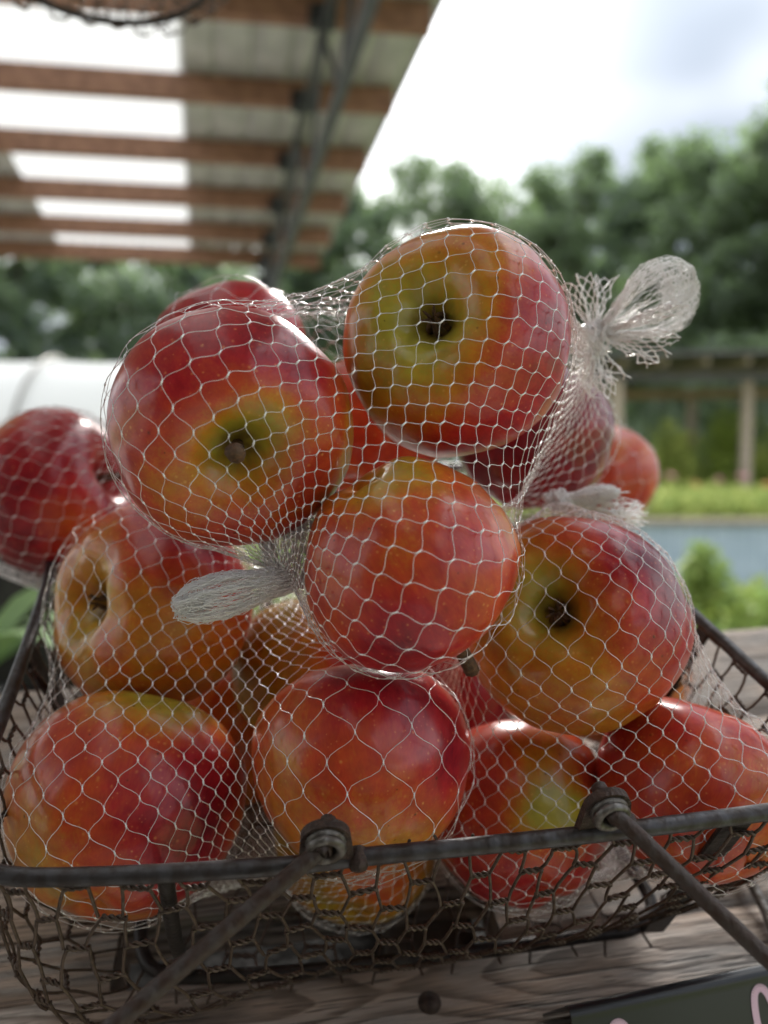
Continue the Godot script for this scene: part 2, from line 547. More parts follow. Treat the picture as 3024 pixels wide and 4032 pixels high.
func net_bag(keys: Array, a_local: Vector3, b_local: Vector3, around: int, along: int, size: float, rounds: int, number: int, bag: Node3D, strand_radius := 0.000125) -> ArrayMesh:
	var which := which_apples(keys)
	rng.seed = 300 + number
	var a := stand * a_local
	var b := stand * b_local
	var centre := Vector3.ZERO
	for k in which:
		centre += apple_at[k] / which.size()
	var reach := 0.0
	for k in which:
		reach = maxf(reach, (apple_at[k] - centre).length() + apple_radius[k] * 1.05)
	reach *= size
	var axis := (b - a).normalized()
	var e1 := axis.cross(Vector3(0.2, 1.0, 0.1)).normalized()
	var e2 := axis.cross(e1)
	var grid: Array[PackedVector3Array] = []
	for i in along + 1:
		var th := PI * clampf(float(i) / along, 0.012, 0.988)
		var row := PackedVector3Array()
		for j in around:
			var w := TAU * (j + 0.5 * (i % 2)) / around
			row.append(centre + (axis * -cos(th) + (e1 * cos(w) + e2 * sin(w)) * sin(th)) * reach)
		grid.append(row)
	var top0 := PackedVector3Array(grid[0])
	var end0 := PackedVector3Array(grid[along])
	for round in rounds:
		var f := minf(1.0, float(round + 1) / (rounds * 0.45))
		for j in around:
			var w := TAU * (j + 0.5) / around
			var ring := (e1 * cos(w) + e2 * sin(w)) * 0.003
			grid[0][j] = top0[j].lerp(a + ring, f)
			grid[along][j] = end0[j].lerp(b + ring, f)
		for i in range(1, along):
			var row := grid[i]
			var up := grid[i - 1]
			var down := grid[i + 1]
			var shift := -1 if i % 2 == 0 else 1
			for j in around:
				var j2 := (j + shift + around) % around
				var mean := (up[j] + up[j2] + down[j] + down[j2]) * 0.25
				row[j] = push_out(row[j].lerp(mean, 0.97), which, 0.0015)
			grid[i] = row
	# a little unevenness, as knots never sit quite true
	for i in range(1, along):
		for j in around:
			var cell := (grid[i - 1][j] - grid[i][j]).length()
			grid[i][j] = push_out(grid[i][j] + Vector3(rng.randfn(), rng.randfn(), rng.randfn()) * cell * 0.05, which, 0.0014)
	var s := Shape.new()
	var beads := Shape.new()
	var dirs: Array[PackedVector3Array] = []
	for i in along + 1:
		var row := PackedVector3Array()
		for j in around:
			var shift := -1 if i % 2 == 0 else 1
			var j2 := (j + shift + around) % around
			var lo := maxi(i - 1, 0)
			var hi := mini(i + 1, along)
			row.append((grid[hi][j] + grid[hi][j2] - grid[lo][j] - grid[lo][j2]).normalized())
		dirs.append(row)
	for i in along:
		for j in around:
			var shift := -1 if i % 2 == 0 else 1
			for t in 2:
				var j2 := j if t == 0 else (j + shift + around) % around
				var bend := rng.randf_range(0.85, 1.25)
				curl(s, grid[i][j], grid[i + 1][j2], dirs[i][j] * bend, dirs[i + 1][j2] * bend, strand_radius * rng.randf_range(0.8, 1.15), which, 5)
			if i > 0:
				beads.bead(grid[i][j], dirs[i][j], 0.0012 * rng.randf_range(0.8, 1.3), 0.00033 * rng.randf_range(0.75, 1.2))
	part("mesh_knots", beads.mesh(), M.tail, bag)
	return s.mesh()


# an open flap of netting that spreads from a gathered root
func net_flap(s: Shape, root: Vector3, left: Vector3, right: Vector3, across: int, out: int, ruffle: float, number: int, r := 0.00024) -> void:
	rng.seed = 600 + number
	var bulge := (left - root).cross(right - root).normalized()
	var grid: Array[PackedVector3Array] = []
	for i in out + 1:
		var f := float(i) / out
		var row := PackedVector3Array()
		for j in across + 1:
			var g := (j + 0.5 * (i % 2)) / (across + 0.5)
			var edge := root + (left - root).lerp(right - root, g) * lerpf(1.0, 1.12, sin(PI * g))
			var ease := pow(f, 0.8)
			var p := root.lerp(edge, ease) + bulge * ruffle * (sin(g * 17.0 + number) * f + 0.9 * sin(f * 4.0 + g * 5.0) * f)
			row.append(p + Vector3(rng.randfn(), rng.randfn(), rng.randfn()) * 0.0006 * f)
		grid.append(row)
	for i in out:
		for j in across + 1:
			for t in 2:
				var j2 := j if t == 0 else (j - 1 if i % 2 == 0 else j + 1)
				if j2 < 0 or j2 > across or (i == out - 1 and rng.randf() < 0.35):
					continue
				var d := (grid[i + 1][j2] - grid[i][j])
				var ahead := (grid[i + 1][j] - grid[maxi(i - 1, 0)][j]).normalized()
				curl(s, grid[i][j], grid[i + 1][j2], ahead, ahead, r, PackedInt32Array(), 4)
			if i > 1:
				s.bead(grid[i][j], (grid[i + 1][j] - grid[i][j]).normalized(), 0.0009, r * 1.9)


# gathered netting folded back on itself: strands run out along a blunt lobe and come back
func net_lobe(s: Shape, root: Vector3, tip: Vector3, wide: Vector3, thick: Vector3, count: int, number: int, r := 0.00014, neck := 0.3) -> void:
	rng.seed = 700 + number
	for k in count:
		var w := rng.randf() * TAU
		var depth := rng.randf_range(0.75, 1.0)
		var reach := rng.randf_range(0.72, 1.0)
		var p := PackedVector3Array()
		var twist := rng.randf_range(-0.5, 0.5)
		var steps := 13
		for q in steps:
			var f := float(q) / (steps - 1) * reach
			# neck at the root, fat past the middle, blunt at the tip
			var fat := lerpf(neck, 1.0, smoothstep(0.0, 0.62, f)) * sqrt(maxf(0.0, 1.0 - pow(maxf(0.0, (f - 0.62) / 0.38), 2.4)))
			var ww := w + twist * f
			p.append(root.lerp(tip, f) + (wide * cos(ww) + thick * sin(ww)) * fat * depth + Vector3(rng.randfn(), rng.randfn(), rng.randfn()) * 0.00038)
		# over the end to the other side
		for q in range(1, 4):
			var f := reach - 0.05 * q
			p.append(root.lerp(tip, f + 0.04) + (wide * cos(w + PI * 0.25 * q) + thick * sin(w + PI * 0.25 * q)) * 0.42 * depth)
		for q in p.size() - 1:
			if q == 0 or q % 3 == 0:
				var piece := p.slice(q, mini(q + 4, p.size()))
				if piece.size() > 1:
					s.strand(piece, r)
			if q > 1 and rng.randf() < 0.30:
				s.bead(p[q], (p[q + 1] - p[q]).normalized(), 0.0006, r * 2.0)


func knot(s: Shape, at: Vector3, axis: Vector3, r: float, number: int) -> void:
	rng.seed = 800 + number
	var a := axis.cross(Vector3(0.3, 0.9, 0.2)).normalized()
	var b := axis.cross(a).normalized()
	for k in 60:
		var p := PackedVector3Array()
		var w := rng.randf() * TAU
		var sh := rng.randf_range(-1.0, 1.0) * r
		var rr := r * sqrt(maxf(0.15, 1.0 - pow(sh / r, 2.0))) * rng.randf_range(0.6, 1.0)
		for q in 9:
			var ww := w + q * 0.45
			p.append(at + axis * (sh + r * 0.25 * sin(q * 1.1 + k)) + (a * cos(ww) + b * sin(ww)) * rr)
		for q in range(0, 8, 2):
			s.strand(p.slice(q, q + 3), 0.0002)


func make_nets() -> void:
	var o := thing("net_bag", "clear net bag of the six upper apples, knotted at right with a fluffy tail", "net bag", stand, "net bags of apples")
	o.transform = Transform3D.IDENTITY
	part("netting", net_bag(["upper_left", "back_left", "top", "back_right", "back_mid", "centre"], Vector3(-0.0312, 0.1651, -0.1997), Vector3(0.0765, 0.2234, -0.279), 54, 54, 1.25, 300, 1, o), M.net, o)
	var s := Shape.new()
	knot(s, stand * Vector3(0.0785, 0.2225, -0.2775), stand.basis * Vector3(1, 0.3, 0).normalized(), 0.0075, 1)
	part("knot", s.mesh(), M.tail, o)
	s = Shape.new()
	var root := stand * Vector3(0.079, 0.2245, -0.2775)
	net_lobe(s, root, stand * Vector3(0.1145, 0.2447, -0.279), stand.basis * Vector3(-0.0080, 0.0135, 0.0045), stand.basis * Vector3(0.001, -0.002, 0.0060), 150, 1, 0.00011, 0.16)
	part("folded_tail", s.mesh(), M.tail, o)
	s = Shape.new()
	net_flap(s, root, stand * Vector3(0.0640, 0.2425, -0.2800), stand * Vector3(0.0865, 0.2445, -0.2860), 9, 8, 0.0022, 1)
	net_flap(s, root, stand * Vector3(0.108, 0.2300, -0.2700), stand * Vector3(0.097, 0.2150, -0.2660), 8, 9, 0.0018, 2)
	net_flap(s, root, stand * Vector3(0.104, 0.2395, -0.2700), stand * Vector3(0.106, 0.2330, -0.2690), 8, 9, 0.0015, 3)
	net_flap(s, root, stand * Vector3(0.0735, 0.2060, -0.2650), stand * Vector3(0.0860, 0.2040, -0.2690), 10, 9, 0.0022, 4)
	net_flap(s, root, stand * Vector3(0.0690, 0.2130, -0.2620), stand * Vector3(0.0900, 0.2080, -0.2720), 10, 7, 0.0030, 5)
	part("frayed_edge", s.mesh(), M.tail, o)
	s = Shape.new()
	net_lobe(s, stand * Vector3(-0.0290, 0.1655, -0.1990), stand * Vector3(-0.0632, 0.1640, -0.1850), stand.basis * Vector3(0.0012, 0.0082, 0.0028), stand.basis * Vector3(0.002, -0.001, 0.0070), 210, 2, 0.00012, 0.55)
	net_lobe(s, stand * Vector3(-0.0300, 0.1620, -0.2010), stand * Vector3(-0.0300, 0.1830, -0.2130), stand.basis * Vector3(0.0105, 0.0, 0.001), stand.basis * Vector3(0.0, -0.001, 0.003), 150, 3, 0.00014, 0.5)
	part("gathered_tail", s.mesh(), M.tail, o)
	lap("net 1")

	o = thing("net_bag", "clear net bag stretched over the apples at the front left of the basket", "net bag", Transform3D.IDENTITY, "net bags of apples")
	part("netting", net_bag(["front_left", "front_mid", "under_mid", "mid_left", "dark_middle", "filler_left"], Vector3(-0.0640, 0.1020, -0.3150), Vector3(-0.0500, 0.0060, -0.2150), 68, 62, 1.2, 300, 2, o), M.net, o)
	lap("net 2")

	o = thing("net_bag", "clear net bag stretched over the apples at the right of the basket", "net bag", Transform3D.IDENTITY, "net bags of apples")
	part("netting", net_bag(["right", "front_right", "low_right", "right_behind", "filler_right"], Vector3(0.0674, 0.1640, -0.2608), Vector3(0.0900, 0.0120, -0.2170), 56, 54, 1.2, 300, 3, o), M.net, o)
	s = Shape.new()
	root = stand * Vector3(0.0674, 0.1640, -0.2608)
	net_lobe(s, root, stand * Vector3(0.0920, 0.1670, -0.2620), stand.basis * Vector3(0.0, 0.0045, 0.001), stand.basis * Vector3(0.0, 0.001, 0.004), 130, 4, 0.00014, 0.4)
	net_flap(s, root, stand * Vector3(0.0930, 0.1690, -0.2600), stand * Vector3(0.1050, 0.1520, -0.2640), 14, 8, 0.003, 6)
	net_flap(s, root, stand * Vector3(0.0900, 0.1640, -0.2600), stand * Vector3(0.1050, 0.1480, -0.2660), 14, 8, 0.003, 7)
	knot(s, root, stand.basis * Vector3(1, 0, 0), 0.005, 2)
	part("gathered_tail", s.mesh(), M.tail, o)
	lap("net 3")

	o = thing("net_bag", "clear net bag drawn tight round the crimson apple at the left rear", "net bag", Transform3D.IDENTITY, "net bags of apples")
	part("netting", net_bag(["far_left"], Vector3(-0.1215, 0.1560, -0.3400), Vector3(-0.2120, 0.1120, -0.3360), 26, 20, 1.15, 90, 4, o), M.net, o)
	s = Shape.new()
	net_flap(s, stand * Vector3(-0.2150, 0.0960, -0.3330), stand * Vector3(-0.1700, 0.0980, -0.3180), stand * Vector3(-0.1650, 0.0840, -0.3150), 10, 12, 0.003, 8, 0.0003)
	part("loose_end", s.mesh(), M.tail, o)

	o = thing("net_bag", "clear net bag round the blurred apples at the right rear of the pile", "net bag", Transform3D.IDENTITY, "net bags of apples")
	part("netting", net_bag(["far_right"], Vector3(0.0960, 0.1120, -0.4100), Vector3(0.1150, 0.0680, -0.4240), 26, 20, 1.2, 110, 5, o), M.net, o)
	lap("nets")


# ---------------------------------------------------------------- basket
func rim_path() -> PackedVector3Array:
	var p := []
	for q in [[-0.102, 0.1345], [-0.075, 0.1340], [-0.0286, 0.1370], [-0.0038, 0.1402], [0.0547, 0.1470], [0.1116, 0.1552], [0.137, 0.160], [0.149, 0.175], [0.139, 0.2136], [0.1275, 0.264], [0.112, 0.33], [0.100, 0.385], [0.088, 0.412], [0.060, 0.420], [-0.05, 0.409], [-0.14, 0.400], [-0.170, 0.393], [-0.179, 0.375], [-0.169, 0.34], [-0.1493, 0.2785], [-0.1296, 0.193], [-0.124, 0.160], [-0.116, 0.142]]:
		p.append(Vector3(q[0], RIM_HEIGHT, -q[1]))
	return spline(p, 8, true)


func evenly(p: PackedVector3Array, count: int) -> PackedVector3Array:
	var total := 0.0
	var c := p.size()
	for k in c:
		total += p[k].distance_to(p[(k + 1) % c])
	var out := PackedVector3Array()
	var want := 0.0
	var gone := 0.0
	for k in c:
		var l := p[k].distance_to(p[(k + 1) % c])
		while want <= gone + l and out.size() < count:
			out.append(p[k].lerp(p[(k + 1) % c], (want - gone) / maxf(l, 1e-6)))
			want += total / count
		gone += l
	return out


func wall_point(ring: PackedVector3Array, u: float, k: float) -> Vector3:
	var c := ring.size()
	var x := fposmod(u, 1.0) * c
	var i := int(x) % c
	var top := ring[i].lerp(ring[(i + 1) % c], x - int(x))
	var centre := Vector3(-0.012, 0, -0.290)
	var scale := lerpf(1.0, 0.77, pow(k, 1.1))
	var bottom := 0.012
	var p := Vector3(centre.x + (top.x - centre.x) * scale, lerpf(RIM_HEIGHT - 0.003, bottom, k), centre.z + (top.z - centre.z) * scale)
	var outward := Vector3(top.x - centre.x, 0, top.z - centre.z).normalized()
	# the netting has sagged and bellies out, most at the left front corner
	var corner := clampf(1.0 - Vector2(top.x + 0.09, top.z + 0.137).length() / 0.07, 0.0, 1.0)
	p += outward * (0.004 + 0.020 * corner) * sin(PI * pow(k, 1.3) * 0.92)
	p.y -= 0.008 * corner * k
	var q := p * 38.0
	p += Vector3(noise.get_noise_3dv(q * 12.0), noise.get_noise_3dv(q * 12.0 + Vector3(90, 0, 0)), noise.get_noise_3dv(q * 12.0 + Vector3(0, 70, 0))) * 0.0065
	return p


func twisted_pair(s: Shape, p: Vector3, q: Vector3, r: float, turns: float) -> void:
	var t := (q - p).normalized()
	var a := t.cross(Vector3(0.2, 0.9, 0.3)).normalized()
	var b := t.cross(a)
	var steps := 11
	for h in 2:
		var pts := PackedVector3Array()
		for k in steps:
			var f := float(k) / (steps - 1)
			var w := f * turns * TAU + PI * h
			pts.append(p.lerp(q, f) + (a * cos(w) + b * sin(w)) * r * 1.02)
		s.tube(pts, r, 5)


func wire_wall(ring: PackedVector3Array, columns: int, rows: int, r: float) -> ArrayMesh:
	var s := Shape.new()
	rng.seed = 44
	var half := 0.19
	for j in rows + 1:
		var k := (j + 0.25) / (rows + 0.3)
		for c in columns:
			var u := c + 0.5 * (j % 2)
			var jit := rng.randf_range(-0.07, 0.07)
			var p := wall_point(ring, (u - half + jit) / columns, k)
			var q := wall_point(ring, (u + half + jit) / columns, k)
			twisted_pair(s, p, q, r, 1.5)
			if j < rows:
				var k2 := (j + 1.25) / (rows + 0.3)
				for side in [-1.0, 1.0]:
					var from := q if side > 0 else p
					var to := wall_point(ring, (u + side * (0.5 - half)) / columns, k2)
					var mid := wall_point(ring, (u + side * 0.25) / columns, (k + k2) / 2)
					s.tube(PackedVector3Array([from, from.lerp(mid, 0.6), mid.lerp(to, 0.4), to]), r, 5)
			if j == 0:
				# wound over the rim
				for side in [-1.0, 1.0]:
					var from := q if side > 0 else p
					var to := wall_point(ring, (u + side * 0.3) / columns, 0.0) + Vector3(0, 0.003, 0)
					s.tube(PackedVector3Array([from, from.lerp(to, 0.5) + Vector3(0, -0.001, 0), to]), r, 5)
	return s.mesh()


func wire_floor(ring: PackedVector3Array, r: float) -> ArrayMesh:
	var s := Shape.new()
	var poly := PackedVector2Array()
	for p in ring:
		poly.append(Vector2(-0.012 + (p.x + 0.012) * 0.77, -0.290 + (p.z + 0.290) * 0.77))
	var put := func(x: float, z: float) -> Vector3:
		return Vector3(x, 0.007 + 0.003 * noise.get_noise_2d(x * 500.0, z * 500.0), z)
	var pitch := 0.030
	var rise := 0.0155
	for j in 20:
		for c in range(-2, 12):
			var x := -0.19 + pitch * (c + 0.5 * (j % 2))
			var z := -0.42 + rise * j
			var lean := x * -0.12
			z += lean
			if not Geometry2D.is_point_in_polygon(Vector2(x, z), poly):
				continue
			var p: Vector3 = put.call(x - 0.0055, z)
			var q: Vector3 = put.call(x + 0.0055, z)
			twisted_pair(s, p, q, r, 1.5)
			for side in [-1.0, 1.0]:
				var from := q if side > 0 else p
				var to: Vector3 = put.call(x + side * (pitch * 0.5 - 0.0055), z + rise - side * pitch * 0.06)
				s.tube(PackedVector3Array([from, from.lerp(to, 0.5), to]), r, 5)
	return s.mesh()


func bracket(o: Node3D, at: Vector3, facing: float, lean: float) -> void:
	# a tab that stands up from the rim with an eyelet for the bail
	var turn := Transform3D(Basis(Vector3.UP, facing) * Basis(Vector3.RIGHT, lean), at)
	var outline := PackedVector2Array()
	for k in 13:
		var w := PI * k / 12.0
		outline.append(Vector2(cos(w) * 0.0066, 0.0088 + sin(w) * 0.0062))
	outline.append(Vector2(-0.0075, -0.001))
	outline.append(Vector2(0.0075, -0.001))
	var s := Shape.new()
	var c := outline.size()
	for side in [-1.0, 1.0]:
		var first := s.v.size()
		for p in outline:
			s.v.append(turn * Vector3(p.x, p.y, side * 0.0013))
			s.n.append(turn.basis * Vector3(0, 0, side))
			s.uv.append(p)
		for k in range(1, c - 1):
			s.i.append_array(PackedInt32Array([first, first + k, first + k + 1] if side < 0 else [first, first + k + 1, first + k]))
	for k in c:
		var p := outline[k]
		var q := outline[(k + 1) % c]
		s.quad(turn * Vector3(p.x, p.y, -0.0013), turn * Vector3(q.x, q.y, -0.0013), turn * Vector3(q.x, q.y, 0.0013), turn * Vector3(p.x, p.y, 0.0013))
	var tab := part("bracket", s.mesh(), M.rust_metal, o)
	for z in [0.0016, 0.0036]:
		var ring := PackedVector3Array()
		for k in 24:
			ring.append(turn * Vector3(cos(TAU * k / 24) * 0.0040, 0.0088 + sin(TAU * k / 24) * 0.0040, z))
		s = Shape.new()
		s.tube(ring, 0.0014, 8, true)
		part("eyelet", s.mesh(), M.worn_metal, tab)
	s = Shape.new()
	s.tube(PackedVector3Array([turn * Vector3(0.0085, -0.001, -0.002), turn * Vector3(0.0085, -0.001, 0.0005), turn * Vector3(0.0085, -0.001, 0.0030)]), 0.0026, 10)
	part("weld", s.mesh(), M.rust_metal, tab)


func make_basket() -> void:
	noise.frequency = 0.02
	var o := thing("wire_basket", "rusty wire basket with chicken wire sides holding the netted apples", "basket", stand)
	var rim := rim_path()
	var s := Shape.new()
	s.tube(rim, 0.0025, 12, true)
	part("rim", s.mesh(), M.rim_metal, o)
	s = Shape.new()
	var ring := evenly(rim, 200)
	var base := PackedVector3Array()
	for p in ring:
		base.append(Vector3(-0.012 + (p.x + 0.012) * 0.755, 0.0095, -0.290 + (p.z + 0.290) * 0.755))
	s.tube(base, 0.0026, 10, true)
	part("base_ring", s.mesh(), M.dark_metal, o)
	part("wire_netting", wire_wall(ring, 60, 8, 0.00052), M.wire, o)
	part("floor_netting", wire_floor(ring, 0.00055), M.wire, o)
	# ribs
	for q in [[Vector3(-0.0586, 0.111, -0.1355), Vector3(-0.073, 0.010, -0.174), 0], [Vector3(0.103, 0.111, -0.154), Vector3(0.106, 0.010, -0.190), 1], [Vector3(-0.139, 0.111, -0.235), Vector3(-0.114, 0.010, -0.24), 1], [Vector3(0.131, 0.111, -0.25), Vector3(0.100, 0.010, -0.255), 1], [Vector3(-0.03, 0.111, -0.411), Vector3(-0.03, 0.010, -0.383), 1]]:
		s = Shape.new()
		if q[2] == 0:
			s.tube(spline([q[0], (q[0] as Vector3).lerp(q[1], 0.5) + Vector3(0, 0, 0.004), q[1]], 6), 0.0023, 10)
			part("rib", s.mesh(), M.dark_metal, o)
		else:
			s.beam(q[0], q[1], 0.0085, 0.0016, Vector3(0, 0.3, 1) if absf(q[0].x) < 0.12 else Vector3(1, 0.3, 0), 0.0004)
			part("rib", s.mesh(), M.dark_metal, o)
	s = Shape.new()
	s.tube(spline([Vector3(0.120, 0.0045, -0.300), Vector3(0.152, 0.0045, -0.262), Vector3(0.1568, 0.0045, -0.224), Vector3(0.1558, 0.0045, -0.188), Vector3(0.142, 0.0045, -0.150)], 6), 0.0023, 8)
	part("skid_wire", s.mesh(), M.worn_metal, o)
	bracket(o, Vector3(-0.0155, 0.1145, -0.1385), 0.10, 0.10)
	bracket(o, Vector3(0.0614, 0.1145, -0.1490), 0.14, 0.10)
	# the bail lies folded forward over the front of the stand
	var l0 := Vector3(-0.0150, 0.1235, -0.1390)
	var r0 := Vector3(0.0608, 0.1240, -0.1500)
	var path := spline([l0 + Vector3(0, 0, -0.004), l0 + Vector3(-0.0008, 0.0005, 0.006), Vector3(-0.0205, 0.1210, -0.1315), Vector3(-0.0629, 0.1016, -0.1035), Vector3(-0.1180, 0.0780, -0.0650), Vector3(-0.1150, 0.0640, -0.0350), Vector3(-0.06, 0.060, -0.030), Vector3(0.08, 0.060, -0.040), Vector3(0.135, 0.064, -0.050), Vector3(0.1440, 0.0760, -0.0780), Vector3(0.0963, 0.1035, -0.1177), Vector3(0.0665, 0.1225, -0.1405), r0 + Vector3(0.0012, 0.0005, 0.006), r0 + Vector3(0, 0, -0.004)], 7)
	s = Shape.new()
	s.tube(path, 0.0023, 10)
	part("bail_handle", s.mesh(), M.rust_rod, o)
	lap("basket")


# ---------------------------------------------------------------- stand
func wood_skin(number: int, w: int, h: int, pith: float, dark: float) -> Array:
	var f := FastNoiseLite.new()
	f.seed = 70 + number
	f.frequency = 1.0
	f.fractal_octaves = 4
	var data := PackedByteArray()
	data.resize(w * h * 3)
	var bump := PackedByteArray()
	bump.resize(w * h)
	var k := 0
	for y in h:
		var fy := float(y) / h
		for x in w:
			var fx := float(x) / w * 4.0
			var along := fx + number * 9.0
			var yy := (fy - pith) * 3.0 + 0.16 * f.get_noise_2d(along * 0.5, fy * 1.2)
			var dd := 0.55 + 0.45 * f.get_noise_2d(along * 0.35 + 50.0, 3.0)
			var rings := sqrt(yy * yy + dd * dd) * 13.0 + 0.22 * f.get_noise_2d(along * 1.2, fy * 12.0)
			var ring := rings - floorf(rings)
			var late := smoothstep(0.35, 0.92, ring) * (1.0 - smoothstep(0.93, 1.0, ring))
			var fibre := f.get_noise_2d(along * 7.0, fy * 160.0)
			var stain := f.get_noise_2d(along * 1.3 + 20.0, fy * 3.0)
			var check := smoothstep(0.33, 0.45, f.get_noise_2d(along * 1.6 + 80.0, fy * 70.0))
			var v := 0.29 - 0.165 * late + 0.085 * fibre + 0.08 * stain
			v = maxf(v * (1.0 - 0.75 * check), 0.02) * dark
			var warm := clampf(0.5 + 0.9 * stain + 0.4 * late, 0.0, 1.0)
			var c := Color(v * lerpf(1.02, 1.18, warm), v * lerpf(0.93, 0.86, warm), v * lerpf(0.84, 0.64, warm)).linear_to_srgb()
			data[k * 3] = clampi(int(c.r * 255), 0, 255)
			data[k * 3 + 1] = clampi(int(c.g * 255), 0, 255)
			data[k * 3 + 2] = clampi(int(c.b * 255), 0, 255)
			bump[k] = clampi(int((0.55 + 0.25 * late + 0.22 * fibre - 0.5 * check) * 255), 0, 255)
			k += 1
	return [ImageTexture.create_from_image(Image.create_from_data(w, h, false, Image.FORMAT_RGB8, data)), ImageTexture.create_from_image(Image.create_from_data(w, h, false, Image.FORMAT_L8, bump))]


func board(from: Vector3, to: Vector3, z_wide: float, thick: float, number: int) -> ArrayMesh:
	# top face finely divided so that the worn surface is not dead flat; uv runs with the length
	var s := Shape.new()
	var nx := 60
	var nz := 10
	var t := (to - from).normalized()
	var side := Vector3(-t.z, 0, t.x).normalized()
	if side.z > 0.0:
		side = -side
	rng.seed = number
	var length := from.distance_to(to)
	for z in nz + 1:
		for x in nx + 1:
			var fx := float(x) / nx
			var fz := float(z) / nz
			var edge := minf(fz, 1.0 - fz) * z_wide
			var drop := 0.0022 * pow(clampf(1.0 - edge / 0.004, 0.0, 1.0), 2.0)
			var ragged := 0.0012 * noise.get_noise_2d(fx * 2600.0 + number * 50.0, fz * 300.0)
			var y := 0.0007 * noise.get_noise_2d(fx * 900.0, fz * 700.0 + number * 70.0) - drop
			s.v.append(from + t * fx * length + side * (fz * z_wide + (ragged if z == 0 or z == nz else 0.0)) + Vector3(0, y, 0))
			s.uv.append(Vector2(fx * length / 0.6, fz))
			s.n.append(Vector3.UP)
	var stride := nx + 1
	for z in nz + 1:
		for x in nx + 1:
			var du := s.v[z * stride + mini(x + 1, nx)] - s.v[z * stride + maxi(x - 1, 0)]
			var dv := s.v[mini(z + 1, nz) * stride + x] - s.v[maxi(z - 1, 0) * stride + x]
			var nn := du.cross(dv).normalized()
			s.n[z * stride + x] = nn if nn.y > 0 else -nn
	for z in nz:
		for x in nx:
			var q := z * stride + x
			s.i.append_array(PackedInt32Array([q, q + stride, q + stride + 1, q, q + stride + 1, q + 1]))
	for e in [0, nz]:
		var first := s.v.size()
		for x in nx + 1:
			var top: Vector3 = s.v[e * stride + x]
			for d in 2:
				s.v.append(top + Vector3(0, -thick * d, 0))
				s.n.append(side if e else -side)
				s.uv.append(Vector2(float(x) / nx * length / 0.6, 0.1 * d))
		for x in nx:
			var q := first + x * 2
			s.i.append_array(PackedInt32Array([q, q + 2, q + 3, q, q + 3, q + 1] if e == 0 else [q, q + 3, q + 2, q, q + 1, q + 3]))
	var first2 := s.v.size()
	for c in [from, to, to + side * z_wide, from + side * z_wide]:
		s.v.append(c + Vector3(0, -thick, 0))
		s.n.append(Vector3.DOWN)
		s.uv.append(Vector2(c.x, c.z))
	s.i.append_array(PackedInt32Array([first2, first2 + 1, first2 + 2, first2, first2 + 2, first2 + 3]))
	for e in [0, nx]:
		var first := s.v.size()
		for q in [s.v[e], s.v[nz * stride + e]]:
			for d in 2:
				s.v.append(q + Vector3(0, -thick * d, 0))
				s.n.append(-t if e == 0 else t)
				s.uv.append(Vector2(0.1 * d, 0))
		s.i.append_array(PackedInt32Array([first, first + 1, first + 3, first, first + 3, first + 2]))
	return s.mesh()


func make_stand() -> void:
	var o := thing("display_stand", "weathered grey plank display stand sloping towards the viewer", "stand", stand)
	var mats := []
	for k in 3:
		var t := wood_skin(k, 1024, 256, [0.85, 0.3, 0.6][k], [1.0, 1.0, 0.9][k])
		var m := StandardMaterial3D.new()
		m.albedo_texture = t[0]
		m.roughness = 0.72
		m.heightmap_enabled = true
		m.heightmap_texture = t[1]
		m.heightmap_scale = 0.10
		mats.append(m)
	var tilt := 0.14
	var x0 := -0.75
	var x1 := 0.85
	# each plank: where its near edge crosses x = 0, and its width
	# slat left out to give the dark band under the basket; its ends stay
	var near := [0.0935, 0.2150, 0.2990, 0.1885, 0.1885]
	var wide := [0.0930, 0.0820, 0.0800, 0.0250, 0.0250]
	var ends := [[x0, x1], [x0, x1], [x0, x1], [x0, -0.105], [0.048, x1]]
	for k in 5:
		var xa: float = ends[k][0]
		var xb: float = ends[k][1]
		var a := Vector3(xa, -0.0005 * k, -(near[k] + tilt * xa))
		var b := Vector3(xb, -0.0005 * k, -(near[k] + tilt * xb))
		part("plank", board(a, b, wide[k], 0.024, k + 1), mats[k % 3], o)
	part("dark_backing", board(Vector3(x0, -0.075, -(0.085 + tilt * x0)), Vector3(x1, -0.075, -(0.085 + tilt * x1)), 0.29, 0.012, 9), M.dark_wood, o)  # dark board added below so that the gap reads black
	var nail := Shape.new()
	nail.tube(PackedVector3Array([Vector3(0, -0.006, 0), Vector3(0, -0.0022, 0), Vector3(0, -0.0012, 0)]), 0.0056, 18, false, 0.92)
	for p in [Vector3(0.017, 0.0, -0.1684), Vector3(0.030, 0, -0.1090), Vector3(-0.43, 0, -0.10), Vector3(0.47, 0, -0.22)]:
		part("nail", nail.mesh(), M.rust_metal, o).position = p + Vector3(0, 0.0008, 0)
	# bearers and legs below
	var s: Shape
	for x in [-0.6, 0.02, 0.7]:
		s = Shape.new()
		s.beam(Vector3(x, -0.05, -0.02 + tilt * -x), Vector3(x, -0.05, -0.40 + tilt * -x), 0.04, 0.05, Vector3.UP, 0.002)
		part("bearer", s.mesh(), M.old_wood, o)
	var back := stand.affine_inverse()
	for x in [-0.6, 0.7]:
		for z in [-0.06, -0.36]:
			var top := stand * Vector3(x, -0.075, z + tilt * -x)
			s = Shape.new()
			s.beam(back * Vector3(top.x, 0.0, top.z), back * top, 0.06, 0.06, Vector3(0, 0, 1), 0.002)
			part("leg", s.mesh(), M.old_wood, o)
	lap("stand")


